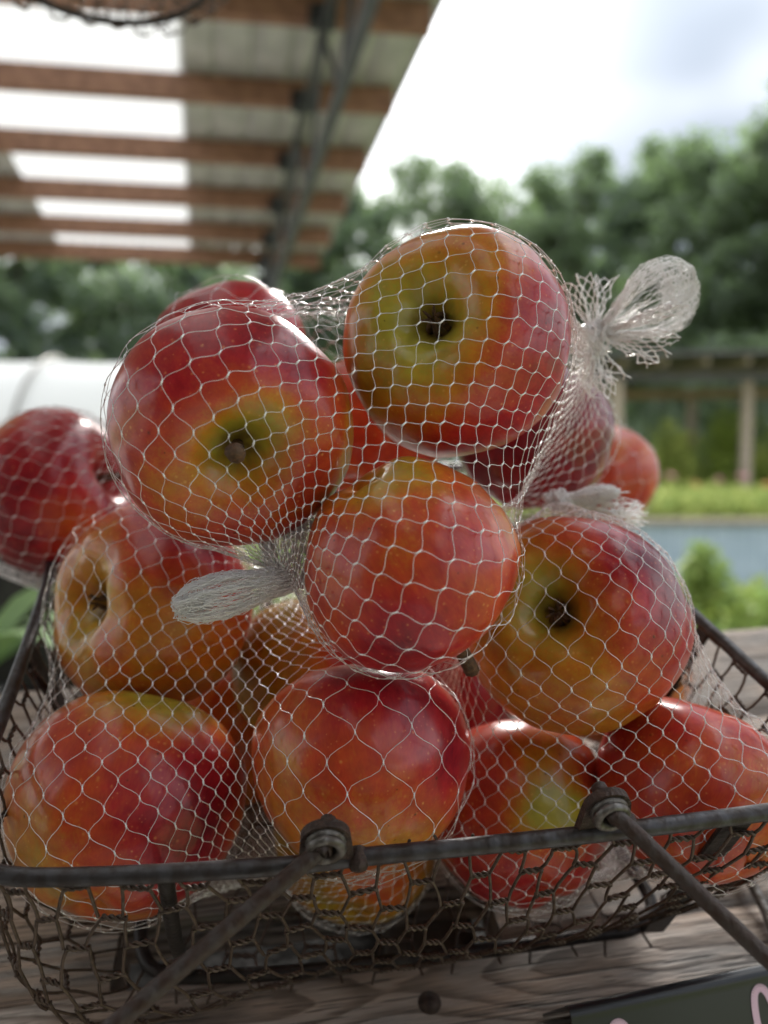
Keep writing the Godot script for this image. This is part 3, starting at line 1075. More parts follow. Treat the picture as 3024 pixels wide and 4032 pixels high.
func make_sign() -> void:
	var o := thing("price_sign", "black folded tent sign with pink handwriting at the lower right corner", "sign", stand)
	var a := Vector3(0.0614, 0.030, -0.1482)
	var b := a + (Vector3(0.1339, 0.030, -0.1624) - a) * 2.4
	var t := (b - a).normalized()
	var out := Vector3(-t.z, 0, t.x)
	if out.z < 0.0:
		out = -out
	var profile := []
	profile.append(Vector2(0.026, -0.0295))
	profile.append(Vector2(0.0034, -0.0030))
	for k in 9:
		var w := PI * (0.15 + 0.7 * k / 8.0)
		profile.append(Vector2(cos(w) * 0.0026, sin(w) * 0.0026 - 0.0026))
	profile.append(Vector2(-0.0034, -0.0040))
	profile.append(Vector2(-0.016, -0.0295))
	var s := Shape.new()
	var c := profile.size()
	for lay in 2:
		var first := s.v.size()
		for k in c:
			var p: Vector2 = profile[k]
			var q: Vector2 = profile[mini(k + 1, c - 1)] - (profile[maxi(k - 1, 0)] as Vector2)
			var nn2 := Vector2(-q.y, q.x).normalized() * (-1.0)
			if nn2.dot(p + Vector2(0, 0.02)) < 0:
				nn2 = -nn2
			p -= nn2 * 0.0007 * lay
			var nn := (out * nn2.x + Vector3.UP * nn2.y) * (1.0 if lay == 0 else -1.0)
			for e in [a, b]:
				s.v.append(e + out * p.x + Vector3.UP * p.y)
				s.n.append(nn)
				s.uv.append(Vector2.ZERO)
		for k in c - 1:
			var q := first + k * 2
			s.i.append_array(PackedInt32Array([q, q + 1, q + 3, q, q + 3, q + 2] if lay == 0 else [q, q + 3, q + 1, q, q + 2, q + 3]))
	# the cut edges of the card
	var half := s.v.size() / 2
	for e in 2:
		for k in c - 1:
			var q := k * 2 + e
			s.quad(s.v[q], s.v[q + 2], s.v[half + q + 2], s.v[half + q])
	part("card", s.mesh(), M.black_card, o)
	# chalk-marker strokes on the near face: arcs of the handwriting
	var face := (out * 0.0226 + Vector3(0, -0.0265, 0)).normalized()
	var nrm := face.cross(t).normalized()
	if nrm.dot(out) < 0.0:
		nrm = -nrm
	var origin := a + out * 0.0034 + Vector3(0, -0.0030, 0) + nrm * 0.0003
	for letter in [[[0.0105, 0.0155], [0.0115, 0.0065], [0.0140, 0.0022], [0.0170, 0.0022], [0.0195, 0.0065], [0.0215, 0.0150]], [[0.0655, 0.0200], [0.0650, 0.0100], [0.0660, 0.0028], [0.0685, 0.0006], [0.0708, 0.0025], [0.0722, 0.0075], [0.0728, 0.0090]]]:
		var pts := []
		for q in letter:
			pts.append(origin + t * q[0] + face * q[1])
		var line := spline(pts, 6)
		var st := Shape.new()
		# a flat stroke, laid on the card
		for k in line.size() - 1:
			var d := (line[k + 1] - line[k]).normalized()
			var sd := d.cross(nrm).normalized() * 0.00125
			st.quad(line[k] - sd, line[k + 1] - sd, line[k + 1] + sd, line[k] + sd)
		part("letter", st.mesh(), M.pink_marker, o)


# ---------------------------------------------------------------- shed
func make_shed() -> void:
	# the roof falls gently away; its frame is x right, y out of the roof, -z down the fall
	var roof := Transform3D(Basis(Vector3.RIGHT, deg_to_rad(-3.5)), Vector3(0, 1.4, 0))
	var o := thing("market_shed", "open market shed with red-brown purlins, skylight panels and a steel truss", "shed", roof)
	var edge := func(d: float) -> float: return 0.256 - 0.2445 * (d - 3.02)
	var along := Vector3(-0.2445, 0, -1).normalized()
	var top := 2.1
	var near := -2.2
	var far := 6.02
	# panels: offset from the verge, width, skylight?
	var offs := [[0.0, 0.37, 0], [0.37, 0.365, 0], [0.735, 0.365, 0], [1.1, 1.03, 1], [2.13, 0.92, 0], [3.05, 0.92, 0], [3.97, 0.92, 0]]
	for q in offs:
		var s := Shape.new()
		var steps := 56 if q[2] else 28
		var first := 0
		for lay in 2:
			first = s.v.size()
			for k in steps + 1:
				var f := float(k) / steps
				var x: float = q[0] + (q[1] + 0.006) * f
				var y := 0.0
				if q[2]:
					y = 0.009 * cos(x * TAU / 0.076)
				else:
					var m := fposmod(x, 0.1825)
					y = 0.018 * smoothstep(0.0, 0.018, m) * (1.0 - smoothstep(0.036, 0.054, m)) - 0.004
				y += 0.0 if lay == 0 else 0.0012
				for d in [near, far]:
					# the panel ends follow the purlins' direction
					var dd: float = d - 0.119 * x
					var px: float = edge.call(dd) - x
					s.v.append(Vector3(px, top + y + 0.012 + 0.003 * f, -dd))
					s.n.append(Vector3.DOWN if lay == 0 else Vector3.UP)
					s.uv.append(Vector2(x, dd))
			for k in steps:
				var a := first + k * 2
				s.i.append_array(PackedInt32Array([a, a + 1, a + 3, a, a + 3, a + 2] if lay == 0 else [a, a + 3, a + 1, a, a + 2, a + 3]))
		# slope of the profile into the normals
		for k in s.v.size():
			var lay := k / (2 * (steps + 1))
			var kk := (k - lay * 2 * (steps + 1)) / 2
			var base := lay * 2 * (steps + 1)
			var p0 := s.v[base + maxi(kk - 1, 0) * 2]
			var p1 := s.v[base + mini(kk + 1, steps) * 2]
			var sl := (p1.y - p0.y) / maxf(0.0001, absf(p1.x - p0.x))
			s.n[k] = Vector3(sl, 1, 0).normalized() * (-1.0 if lay == 0 else 1.0)
		part("skylight_panel" if q[2] else "roof_panel", s.mesh(), M.skylight if q[2] else M.sheet, o)
	# purlins
	var at := [5.85, 5.33, 4.75, 4.15, 3.54, 2.93, 2.32, 1.71, 1.10, 0.49, -0.12, -0.73, -1.34, -1.95]
	for d in at:
		var line := func(x: float) -> Vector3: return Vector3(x, top - 0.063, -(d + 0.119 * (x + 0.276 * d)))
		var x1: float = edge.call(d + 0.05) - 0.01
		for it in 4:
			x1 = edge.call(d + 0.119 * (x1 + 0.276 * d)) - 0.055
		var s := Shape.new()
		s.beam(line.call(x1 - 4.6), line.call(x1), 0.045, 0.124, Vector3.UP, 0.003)
		part("purlin", s.mesh(), M.purlin, o)
	# unseen boarded wall added behind the viewer to hold back light from there
	var wall := Node3D.new()
	wall.name = "added_wall"
	o.add_child(wall, true)
	for k in 30:
		var s := Shape.new()
		var x := -4.4 + k * 0.185
		s.beam(Vector3(x, -1.35, 2.1 + 0.119 * -x), Vector3(x, 2.0, 2.1 + 0.119 * -x), 0.18, 0.022, Vector3(0, 0, 1), 0.002)
		part("board", s.mesh(), M.old_wood, wall)
	# trusses: a pair of chords with a zigzag web
	for shift in [0.0, -3.4]:
		var upper := func(d: float) -> Vector3: return Vector3(-0.244 - 0.2417 * (d - 2.99) + shift, 1.945, -d)
		var lower := func(d: float) -> Vector3: return Vector3(-0.244 - 0.2417 * (d - 2.99) + shift, 1.50 + 0.02 * (d - 3.0), -d)
		var truss := Node3D.new()
		truss.name = "truss"
		o.add_child(truss, true)
		for w in [-0.014, 0.014]:
			var s := Shape.new()
			s.beam(upper.call(near + 0.3) + Vector3(w, 0, 0), upper.call(6.1) + Vector3(w, 0, 0), 0.012, 0.04, Vector3.UP, 0.002)
			part("upper_chord", s.mesh(), M.steel, truss)
		var lc := Shape.new()
		lc.beam(lower.call(near + 0.6), lower.call(6.1), 0.042, 0.04, Vector3.UP, 0.004)
		part("lower_chord", lc.mesh(), M.steel, truss)
		var d := near + 0.6
		var up := true
		while d < 5.9:
			var s := Shape.new()
			var p: Vector3 = lower.call(d) if up else upper.call(d)
			var q: Vector3 = upper.call(d + 0.42) if up else lower.call(d + 0.42)
			s.beam(p, q, 0.022, 0.022, Vector3(1, 0.1, 0.2), 0.002)
			part("web", s.mesh(), M.steel, truss)
			d += 0.42
			up = not up
		for dd in at:
			var dp: float = dd + 0.119 * (upper.call(dd).x + 0.276 * dd)
			var u: Vector3 = upper.call(dp)
			var s := Shape.new()
			s.beam(u + Vector3(-0.055, 0.05, 0.03), u + Vector3(0.055, 0.05, 0.03), 0.012, 0.11, Vector3.UP, 0.001)
			s.beam(u + Vector3(-0.055, 0.0, 0.06), u + Vector3(0.055, 0.0, 0.06), 0.07, 0.012, Vector3.UP, 0.001)
			part("purlin_clip", s.mesh(), M.steel_dark, truss)
		for dd in [6.0, -1.8]:
			var foot := roof.affine_inverse() * Vector3((roof * (lower.call(dd) as Vector3)).x, 0.0, (roof * (lower.call(dd) as Vector3)).z)
			var s := Shape.new()
			s.beam(foot, upper.call(dd) + Vector3(0, -0.03, 0), 0.11, 0.11, Vector3(0, 0, 1), 0.004)
			part("post", s.mesh(), M.steel_dark, o)
	lap("shed")


func make_hanging_basket() -> void:
	var o := thing("hanging_basket", "dark round wire basket hanging at the top left, only its underside showing", "basket", Transform3D(Basis(Vector3.RIGHT, deg_to_rad(-3.5)), Vector3(0, 1.4, 0)))
	var c := Vector3(-0.205, 0.398, -0.512)
	noise.frequency = 0.02
	for q in [[0.088, 0.0, 0.0028, "base_ring"], [0.14, 0.11, 0.0028, "rim"]]:
		var ring := PackedVector3Array()
		for k in 64:
			ring.append(c + Vector3(cos(TAU * k / 64) * q[0], q[1], sin(TAU * k / 64) * q[0]))
		var s := Shape.new()
		s.tube(ring, q[2], 8, true)
		part(q[3], s.mesh(), M.dark_metal, o)
	# bowl of netting that sags below the base ring
	var s := Shape.new()
	var bowl := func(u: float, k: float) -> Vector3:
		var r := lerpf(0.142, 0.094, k) if k < 1.0 else lerpf(0.097, 0.0, k - 1.0)
		var y := lerpf(0.11, -0.012, k) if k < 1.0 else -0.012 + 0.010 * sin((k - 1.0) * 3.0)
		var p := Vector3(cos(u * TAU) * r, y, sin(u * TAU) * r) + c
		return p + Vector3(noise.get_noise_3dv(p * 500.0), noise.get_noise_3dv(p * 500.0 + Vector3(50, 0, 0)), noise.get_noise_3dv(p * 500.0 + Vector3(0, 50, 0))) * 0.011
	for j in 8:
		for k in 26:
			var u := k + 0.5 * (j % 2)
			var h := 0.1 + j * 0.24
			twisted_pair(s, bowl.call((u - 0.18) / 26.0, h), bowl.call((u + 0.18) / 26.0, h), 0.0007, 1.5)
			for side in [-1.0, 1.0]:
				s.tube(PackedVector3Array([bowl.call((u + side * 0.18) / 26.0, h), bowl.call((u + side * 0.25) / 26.0, h + 0.12), bowl.call((u + side * 0.32) / 26.0, h + 0.24)]), 0.0007, 5)
	part("wire_netting", s.mesh(), M.wire, o)
	for k in 3:
		var w := TAU * k / 3.0 + 0.4
		s = Shape.new()
		s.tube(PackedVector3Array([c + Vector3(cos(w) * 0.14, 0.11, sin(w) * 0.14), c + Vector3(0, 0.62, 0)]), 0.0012, 5)
		part("hanger", s.mesh(), M.dark_metal, o)
	s = Shape.new()
	s.tube(PackedVector3Array([c + Vector3(0, 0.61, 0), c + Vector3(0, 1.62, 0)]), 0.0015, 5)
	part("hanger", s.mesh(), M.dark_metal, o)
	lap("hanging basket")


# ---------------------------------------------------------------- garden
func leaf_spray(count: int, size: float, number: int) -> ArrayMesh:
	rng.seed = number
	var s := Shape.new()
	for k in count:
		var d := Vector3(rng.randfn(), rng.randfn() * 0.7, rng.randfn()).normalized()
		var side := d.cross(Vector3(rng.randfn(), rng.randfn(), rng.randfn())).normalized()
		var up := side.cross(d)
		var l := size * rng.randf_range(0.6, 1.1)
		var p := d * size * rng.randf_range(0.1, 0.6)
		var w := l * rng.randf_range(0.24, 0.36)
		var m := p + d * l * 0.5 + up * l * 0.08
		var e := p + d * l - up * l * 0.05
		s.quad(p, m - side * w, e, m + side * w)
	return s.mesh()


func scatter(called: String, mesh: Mesh, material: Material, places: Array, parent: Node) -> MeshInstance3D:
	var src := mesh.surface_get_arrays(0)
	var pv: PackedVector3Array = src[Mesh.ARRAY_VERTEX]
	var pn: PackedVector3Array = src[Mesh.ARRAY_NORMAL]
	var pi: PackedInt32Array = src[Mesh.ARRAY_INDEX]
	var v := PackedVector3Array()
	var n := PackedVector3Array()
	var idx := PackedInt32Array()
	for q in places:
		var t: Transform3D = q
		var first := v.size()
		v.append_array(t * pv)
		n.append_array(Transform3D(t.basis.orthonormalized(), Vector3.ZERO) * pn)
		for j in pi:
			idx.append(first + j)
	var a := []
	a.resize(Mesh.ARRAY_MAX)
	a[Mesh.ARRAY_VERTEX] = v
	a[Mesh.ARRAY_NORMAL] = n
	a[Mesh.ARRAY_INDEX] = idx
	var m := ArrayMesh.new()
	m.add_surface_from_arrays(Mesh.PRIMITIVE_TRIANGLES, a)
	return part(called, m, material, parent)


func tumbled(at: Vector3, size: float) -> Transform3D:
	var b := Basis(Vector3(rng.randfn(), rng.randfn(), rng.randfn()).normalized(), rng.randf() * TAU)
	return Transform3D(b.scaled(Vector3.ONE * size), at)


func tree(label: String, at: Vector3, height: float, spread: float, bare: float, loose: float, material: Material, number: int) -> void:
	var o := thing("broadleaf_tree", label, "tree", Transform3D(Basis(), at), "trees behind the garden")
	rng.seed = 2000 + number
	var trunk := Shape.new()
	var lean := Vector3(rng.randf_range(-0.4, 0.4), 0, rng.randf_range(-0.4, 0.4))
	trunk.tube(spline([Vector3(0, -0.2, 0), Vector3(0, height * 0.3, 0) + lean * 0.4, Vector3(0, height * 0.6, 0) + lean, Vector3(0, height * 0.9, 0) + lean * 1.3], 5), 0.028 * height * 0.5 + 0.06, 8, false, 0.25)
	var places := []
	var clumps := int(112 * (1.0 - loose * 0.40))
	for k in clumps:
		var w := rng.randf() * TAU
		var f := pow(rng.randf(), 0.85)
		var y := height * lerpf(bare, 0.96, f)
		var reach := spread * sqrt(maxf(0.06, 1.0 - pow((f - 0.40) / 0.66, 2.0))) * pow(rng.randf(), 0.45)
		var c := Vector3(cos(w) * reach, y, sin(w) * reach) + lean * f
		if k % 2 == 0:
			trunk.tube(spline([Vector3(0, y * 0.72, 0) + lean * 0.7, (Vector3(0, y * 0.9, 0) + lean).lerp(c, 0.55), c], 3), 0.035, 5, false, 0.3)
		var big := spread * rng.randf_range(0.12, 0.24)
		for q in 40:
			var v := Vector3(rng.randfn(), rng.randfn() * 0.7, rng.randfn()) * big * 0.6
			places.append(tumbled(c + v, rng.randf_range(0.7, 1.3)))
	part("trunk", trunk.mesh(), M.bark, o)
	scatter("crown", M.spray, material, places, o)


func bush(called: String, label: String, at: Vector3, wide: float, tall: float, material: Material, number: int, group: String, mesh: Mesh = null) -> void:
	var o := thing(called, label, "shrub", Transform3D(Basis(), at), group)
	rng.seed = 3000 + number
	var places := []
	var stems := Shape.new()
	for k in 9:
		var c := Vector3(rng.randf_range(-1, 1) * wide * 0.42, tall * rng.randf_range(0.2, 0.85), rng.randf_range(-1, 1) * wide * 0.3)
		stems.tube(spline([Vector3(c.x * 0.3, -0.05, c.z * 0.3), c * 0.6, c], 3), 0.012, 5, false, 0.4)
		for q in 46:
			places.append(tumbled(c + Vector3(rng.randfn() * wide * 0.16, rng.randfn() * tall * 0.14, rng.randfn() * wide * 0.16), rng.randf_range(0.6, 1.2)))
	part("stems", stems.mesh(), M.bark, o)
	scatter("foliage", mesh if mesh else M.small_spray, material, places, o)


func leafy(r: float, g: float, b: float) -> StandardMaterial3D:
	var m := paint(r, g, b, 0.55)
	m.backlight_enabled = true
	m.backlight = Color(0.52, 0.62, 0.40)
	m.cull_mode = BaseMaterial3D.CULL_DISABLED
	return m


# a place d metres down the garden, so many metres aside per metre of the way
func beyond(aside: float, d: float, y := 0.0) -> Vector3:
	return Vector3(aside * d, y, -d)


func make_garden() -> void:
	# ground
	var g := Shape.new()
	g.quad(Vector3(-150, 0, 60), Vector3(150, 0, 60), Vector3(150, 0, -240), Vector3(-150, 0, -240))
	structure("ground", g.mesh(), M.soil)
	g = Shape.new()
	g.quad(Vector3(-8, 0.012, 4), Vector3(1.6, 0.012, 4), Vector3(0.2, 0.012, -6.4), Vector3(-8, 0.012, -6.4))
	structure("added_gravel_floor", g.mesh(), M.gravel)  # unseen pale floor added to bounce neutral light up to the roof
	g = Shape.new()
	g.quad(Vector3(0.3, 0.83, -7.1), Vector3(26, 0.83, -7.1), Vector3(26, 0.83, -15.0), Vector3(0.3, 0.83, -15.0))
	structure("raised_bed_soil", g.mesh(), M.bed_soil)

	# the blue-grey wall of the raised bed, sheet by sheet
	var o := thing("raised_bed_wall", "pale blue-grey ribbed metal wall of the raised garden bed with a light cap", "wall", Transform3D(Basis(), Vector3(0, 0, -7.0)))
	for k in 9:
		var s := Shape.new()
		var x0 := 0.3 + k * 1.2
		for j in 24:
			var xa := x0 + j * 0.05
			var za := 0.010 * (1 if j % 2 else -1)
			var xb := xa + 0.05
			var zb := -za
			s.quad(Vector3(xa, 0, za), Vector3(xb - 0.001, 0, zb), Vector3(xb - 0.001, 0.86, zb), Vector3(xa, 0.86, za))
			s.quad(Vector3(xb - 0.001, 0, zb - 0.02), Vector3(xa, 0, za - 0.02), Vector3(xa, 0.86, za - 0.02), Vector3(xb - 0.001, 0.86, zb - 0.02))
		part("panel", s.mesh(), M.blue_sheet, o)
		s = Shape.new()
		s.beam(Vector3(x0, 0.885, -0.02), Vector3(x0 + 1.196, 0.885, -0.02), 0.15, 0.05, Vector3.UP, 0.005)
		part("cap", s.mesh(), M.pale_wood, o)

	# shade shelter at the right
	o = thing("shade_shelter", "grey roofed open shelter on pale wooden posts at the far right", "shelter", Transform3D(Basis(Vector3.UP, -0.12), Vector3(4.04, 0, -9.6)))
	for q in [[-1.05, 0.3], [0.62, 0.0], [2.6, 0.0], [-1.05, -2.4], [0.62, -2.4], [2.6, -2.4]]:
		var s := Shape.new()
		s.beam(Vector3(q[0], 0, q[1]), Vector3(q[0], 2.50, q[1]), 0.12, 0.12, Vector3(0, 0, 1), 0.006)
		part("post", s.mesh(), M.pale_wood, o)
	for z in [0.06, -2.34]:
		var s := Shape.new()
		s.beam(Vector3(-1.6, 2.56, z), Vector3(3.4, 2.56, z), 0.05, 0.14, Vector3.UP, 0.005)
		part("beam", s.mesh(), M.tan_wood if z < 0.0 else M.grey_roof, o)
	for k in 11:
		var x := -1.5 + k * 0.48
		var s := Shape.new()
		s.beam(Vector3(x, 2.68, 0.6), Vector3(x, 2.84, -2.8), 0.045, 0.09, Vector3.UP, 0.004)
		part("rafter", s.mesh(), M.pale_wood, o)
	for k in 6:
		var s := Shape.new()
		var x := -1.7 + k * 0.88
		s.beam(Vector3(x + 0.435, 2.76, 0.75), Vector3(x + 0.435, 2.93, -2.95), 0.87, 0.03, Vector3.UP, 0.004)
		part("roof_panel", s.mesh(), M.grey_roof, o)

	# white hoop house at the left
	o = thing("hoop_house", "white plastic covered hoop house behind the shed at the left", "greenhouse", Transform3D(Basis(Vector3.UP, 0.10), Vector3(-7.2, 0, -11.5)))
	var arch := func(w: float, r: float) -> Vector3: return Vector3(0, sin(w) * r * 1.18 + 0.0, cos(w) * r)
	var cover := Shape.new()
	var nx := 30
	for k in 25:
		var w := PI * k / 24.0
		for x in nx + 1:
			var f := float(x) / nx
			var dip := 0.03 * (1.0 - absf(sin(f * PI * 6.0)))
			var p: Vector3 = arch.call(w, 2.6 - 0.05 + dip)
			cover.v.append(p + Vector3(lerpf(-4.5, 3.45, f), 0, 0))
			cover.n.append(Vector3(0, sin(w), cos(w)))
			cover.uv.append(Vector2(f, w))
	for k in 24:
		for x in nx:
			var q := k * (nx + 1) + x
			cover.i.append_array(PackedInt32Array([q, q + 1, q + nx + 2, q, q + nx + 2, q + nx + 1]))
	part("cover", cover.mesh(), M.plastic, o)
	for k in 7:
		var s := Shape.new()
		var pts := PackedVector3Array()
		for j in 25:
			pts.append((arch.call(PI * j / 24.0, 2.63) as Vector3) + Vector3(-4.5 + 7.95 * k / 6.0, 0, 0))
		s.tube(pts, 0.022, 6)
		part("hoop", s.mesh(), M.worn_metal, o)

	# trees
	M.spray = leaf_spray(7, 0.24, 11)
	M.small_spray = leaf_spray(7, 0.10, 12)
	var greens := [leafy(0.052, 0.072, 0.058), leafy(0.062, 0.082, 0.060), leafy(0.044, 0.064, 0.056), leafy(0.060, 0.080, 0.056)]
	var rows := [
		["tall loose tree just right of the shed roof edge", -0.038, 27, 11.4, 2.7, 0.25, 0.75, 0],
		["thin-crowned tree showing bright sky gaps behind the topmost apple", 0.063, 29, 13.3, 3.2, 0.25, 0.75, 1],
		["low tree filling the dip in the skyline right of the topmost apple", 0.160, 31, 13.4, 3.3, 0.25, 0.75, 0],
		["tree with a peaked crown above the net tail", 0.261, 27, 13.0, 2.8, 0.2, 0.7, 1],
		["round-topped dark tree second from the right edge of the wood", 0.374, 24, 11.7, 2.5, 0.12, 0.55, 2],
		["broad tree standing in front near the right edge", 0.471, 21, 10.9, 2.6, 0.10, 0.45, 3],
		["tallest tree cut by the right edge of the picture", 0.571, 18, 10.9, 2.2, 0.08, 0.05, 1],
		["tree seen through the gap between the topmost apple and the shelter", 0.314, 33, 10.5, 3.4, 0.1, 0.3, 2],
		["tree behind the white hoop house at the far left", -0.496, 24, 9.4, 3.2, 0.2, 1.1, 2],
		["tree behind the right end of the white hoop house", -0.358, 25, 9.0, 3.2, 0.2, 0.9, 0],
		["tree framed under the shed roof left of the steel post", -0.226, 27, 9.4, 3.4, 0.15, 0.9, 2],
		["tree directly behind the steel truss post", -0.126, 30, 10.0, 3.4, 0.15, 0.4, 0],
		["tree cut by the left edge of the picture", -0.628, 22, 9.5, 3.0, 0.15, 0.3, 1],
		["distant tree behind the shelter roof", 0.421, 34, 9.8, 3.8, 0.05, 0.1, 0],
	]
	var number := 0
	for q in rows:
		tree(q[0], beyond(q[1], q[2]), q[3], q[4], q[5], q[6], greens[q[7]], number)
		number += 1
	lap("trees")
	# dark undergrowth below the trees
	var deep := [leafy(0.052, 0.072, 0.052), leafy(0.066, 0.088, 0.058)]
	M.mid_spray = leaf_spray(8, 0.17, 13)
	var names := ["at the far left", "left of the hoop house end", "below the shed eave", "by the steel post", "behind the left apples", "behind the upper apples", "right of the upper apples", "left of the shelter", "under the shelter roof", "behind the shelter post", "right of the shelter post", "at the far right edge"]
	for k in 12:
		bush("undergrowth_shrub", "dark green shrub under the trees " + names[k], beyond(-0.596 + k * 0.1036, 18.5 + (k % 3) * 1.5), 3.2, 3.4 + 0.5 * (k % 2), deep[k % 2], k, "undergrowth below the trees", M.mid_spray)
	# bright plants in the raised bed
	var bright := [leafy(0.24, 0.30, 0.045), leafy(0.34, 0.37, 0.080), leafy(0.22, 0.27, 0.060)]
	var where := ["behind the small rear apple", "left of the shelter post", "in front of the shelter post", "right of the shelter post", "at the right edge", "beyond the right edge"]
	for k in 6:
		bush("garden_bush", "bright yellow-green bush in the raised bed " + where[k], beyond(0.314 + k * 0.0534, 10.3, 0.83), 0.85, 1.0 + 0.25 * (k % 2), bright[k % 3], 40 + k, "bushes in the raised bed")
	rng.seed = 77
	var low := []
	for k in 5200:
		low.append(tumbled(Vector3(rng.randf_range(0.6, 9.0), 0.83 + rng.randf() * 0.30, rng.randf_range(-7.15, -10.2)), rng.randf_range(0.6, 1.4)))
	var cover2 := scatter("bed_plants", M.small_spray, bright[1], low, self)
	cover2.set_meta("kind", "stuff")
	tag(cover2, "dense low yellow-green vegetable plants filling the raised bed", "plants")
	# pink and orange blooms
	for k in 7:
		var s := Shape.new()
		rng.seed = 90 + k
		for j in 14:
			var d := Vector3(rng.randfn(), absf(rng.randfn()), rng.randfn()).normalized()
			s.bead(d * 0.035, d, 0.03, 0.018)
		var f := thing("flower", "pinkish flower head among the bed plants, " + ["leftmost", "second from left", "third from left", "middle", "third from right", "second from right", "rightmost"][k] + " of the row", "flower", Transform3D(Basis(), beyond(0.323 + k * 0.0326, 8.6, 1.18 + 0.05 * (k % 3))), "flowers in the raised bed")
		part("bloom", s.mesh(), M.pink_bloom if k % 3 else M.orange_bloom, f)
		s = Shape.new()
		s.tube(PackedVector3Array([Vector3(0, -0.38, 0), Vector3(0.01, -0.2, 0), Vector3.ZERO]), 0.006, 5)
		part("stalk", s.mesh(), bright[0], f)
	# grass in front of the wall
	rng.seed = 78
	var blade := Shape.new()
	for k in 9:
		var w := rng.randf() * TAU
		var d := Vector3(cos(w), 0, sin(w))
		var p := Vector3(rng.randfn(), 0, rng.randfn()) * 0.03
		var sd := Vector3(-d.z, 0, d.x) * 0.007
		blade.quad(p - sd, p + sd, p + d * 0.05 + Vector3(0, 0.14, 0) + sd * 0.6, p + d * 0.05 + Vector3(0, 0.14, 0) - sd * 0.6)
		blade.quad(p + d * 0.05 + Vector3(0, 0.14, 0) - sd * 0.6, p + d * 0.05 + Vector3(0, 0.14, 0) + sd * 0.6, p + d * 0.12 + Vector3(0, 0.22, 0) + sd * 0.1, p + d * 0.12 + Vector3(0, 0.22, 0) - sd * 0.1)
	var tufts := []
	for k in 9000:
		var d := rng.randf_range(2.2, 6.9)
		var b := Basis(Vector3.UP, rng.randf() * TAU).scaled(Vector3.ONE * rng.randf_range(0.6, 1.3))
		tufts.append(Transform3D(b, Vector3(rng.randf_range(0.3, 0.75) * d + rng.randf_range(-0.5, 1.0), 0, -d)))
	for k in 4000:
		var d := rng.randf_range(6.5, 11.0)
		tufts.append(Transform3D(Basis(Vector3.UP, rng.randf() * TAU), Vector3(-rng.randf_range(0.0, 0.8) * d, 0, -d)))
	var lawn := scatter("grass", blade.mesh(), leafy(0.17, 0.25, 0.045), tufts, self)
	lawn.set_meta("kind", "stuff")
	tag(lawn, "bright green grass and weeds between the stand and the raised bed", "grass")
	# tall weeds before the wall
	for k in 5:
		bush("tall_weed", "tall yellow-green weed in front of the blue wall, " + ["leftmost", "second from left", "middle", "second from right", "rightmost"][k] + " of five", beyond([0.402, 0.439, 0.458, 0.508, 0.546][k], 5.6), [0.7, 0.22, 0.8, 0.9, 0.9][k], [0.34, 0.80, 0.42, 0.46, 0.40][k], bright[(k + 1) % 3], 60 + k, "weeds before the wall")
	# dark slatted crate and a seedling on a lower bench, left behind the basket
	var bench := thing("side_bench", "dark low bench behind the basket at the left edge", "bench", Transform3D(Basis(Vector3.UP, 0.1), Vector3(-0.60, 0, -0.95)))
	var s2 := Shape.new()
	for k in 4:
		s2 = Shape.new()
		s2.beam(Vector3(-0.35, 1.02, -0.2 + k * 0.145), Vector3(0.30, 1.02, -0.2 + k * 0.145), 0.14, 0.03, Vector3.UP, 0.003)
		part("plank", s2.mesh(), M.dark_wood, bench)
	for q in [Vector2(-0.3, -0.2), Vector2(0.26, -0.2), Vector2(-0.3, 0.22), Vector2(0.26, 0.22)]:
		s2 = Shape.new()
		s2.beam(Vector3(q.x, 0, q.y), Vector3(q.x, 1.005, q.y), 0.05, 0.05, Vector3(0, 0, 1), 0.003)
		part("leg", s2.mesh(), M.dark_wood, bench)
	var crate := thing("slatted_crate", "dark grey slatted crate behind the left rim of the basket", "crate", Transform3D(Basis(Vector3.UP, 0.1), Vector3(-0.60, 1.036, -1.0)))
	for k in 3:
		for z in [-0.12, 0.12]:
			s2 = Shape.new()
			s2.beam(Vector3(-0.26, 0.045 + k * 0.085, z), Vector3(0.26, 0.045 + k * 0.085, z), 0.014, 0.07, Vector3.UP, 0.002)
			part("slat", s2.mesh(), M.dark_wood, crate)
		for x in [-0.255, 0.255]:
			s2 = Shape.new()
			s2.beam(Vector3(x, 0.045 + k * 0.085, -0.112), Vector3(x, 0.045 + k * 0.085, 0.112), 0.014, 0.07, Vector3.UP, 0.002)
			part("slat", s2.mesh(), M.dark_wood, crate)
	s2 = Shape.new()
	s2.beam(Vector3(-0.247, 0.01, 0), Vector3(0.247, 0.01, 0), 0.225, 0.014, Vector3.UP, 0.002)
	part("bottom", s2.mesh(), M.dark_wood, crate)
	var pot := thing("potted_plant", "pale green leafy seedling in a dark pot at the left edge", "plant", Transform3D(Basis(Vector3.UP, 0.4), Vector3(-0.455, 1.037, -0.79)))
	s2 = Shape.new()
	s2.tube(PackedVector3Array([Vector3(0, 0, 0), Vector3(0, 0.06, 0), Vector3(0, 0.11, 0)]), 0.05, 20, false, 1.25)
	part("pot", s2.mesh(), M.black_card, pot)
	rng.seed = 21
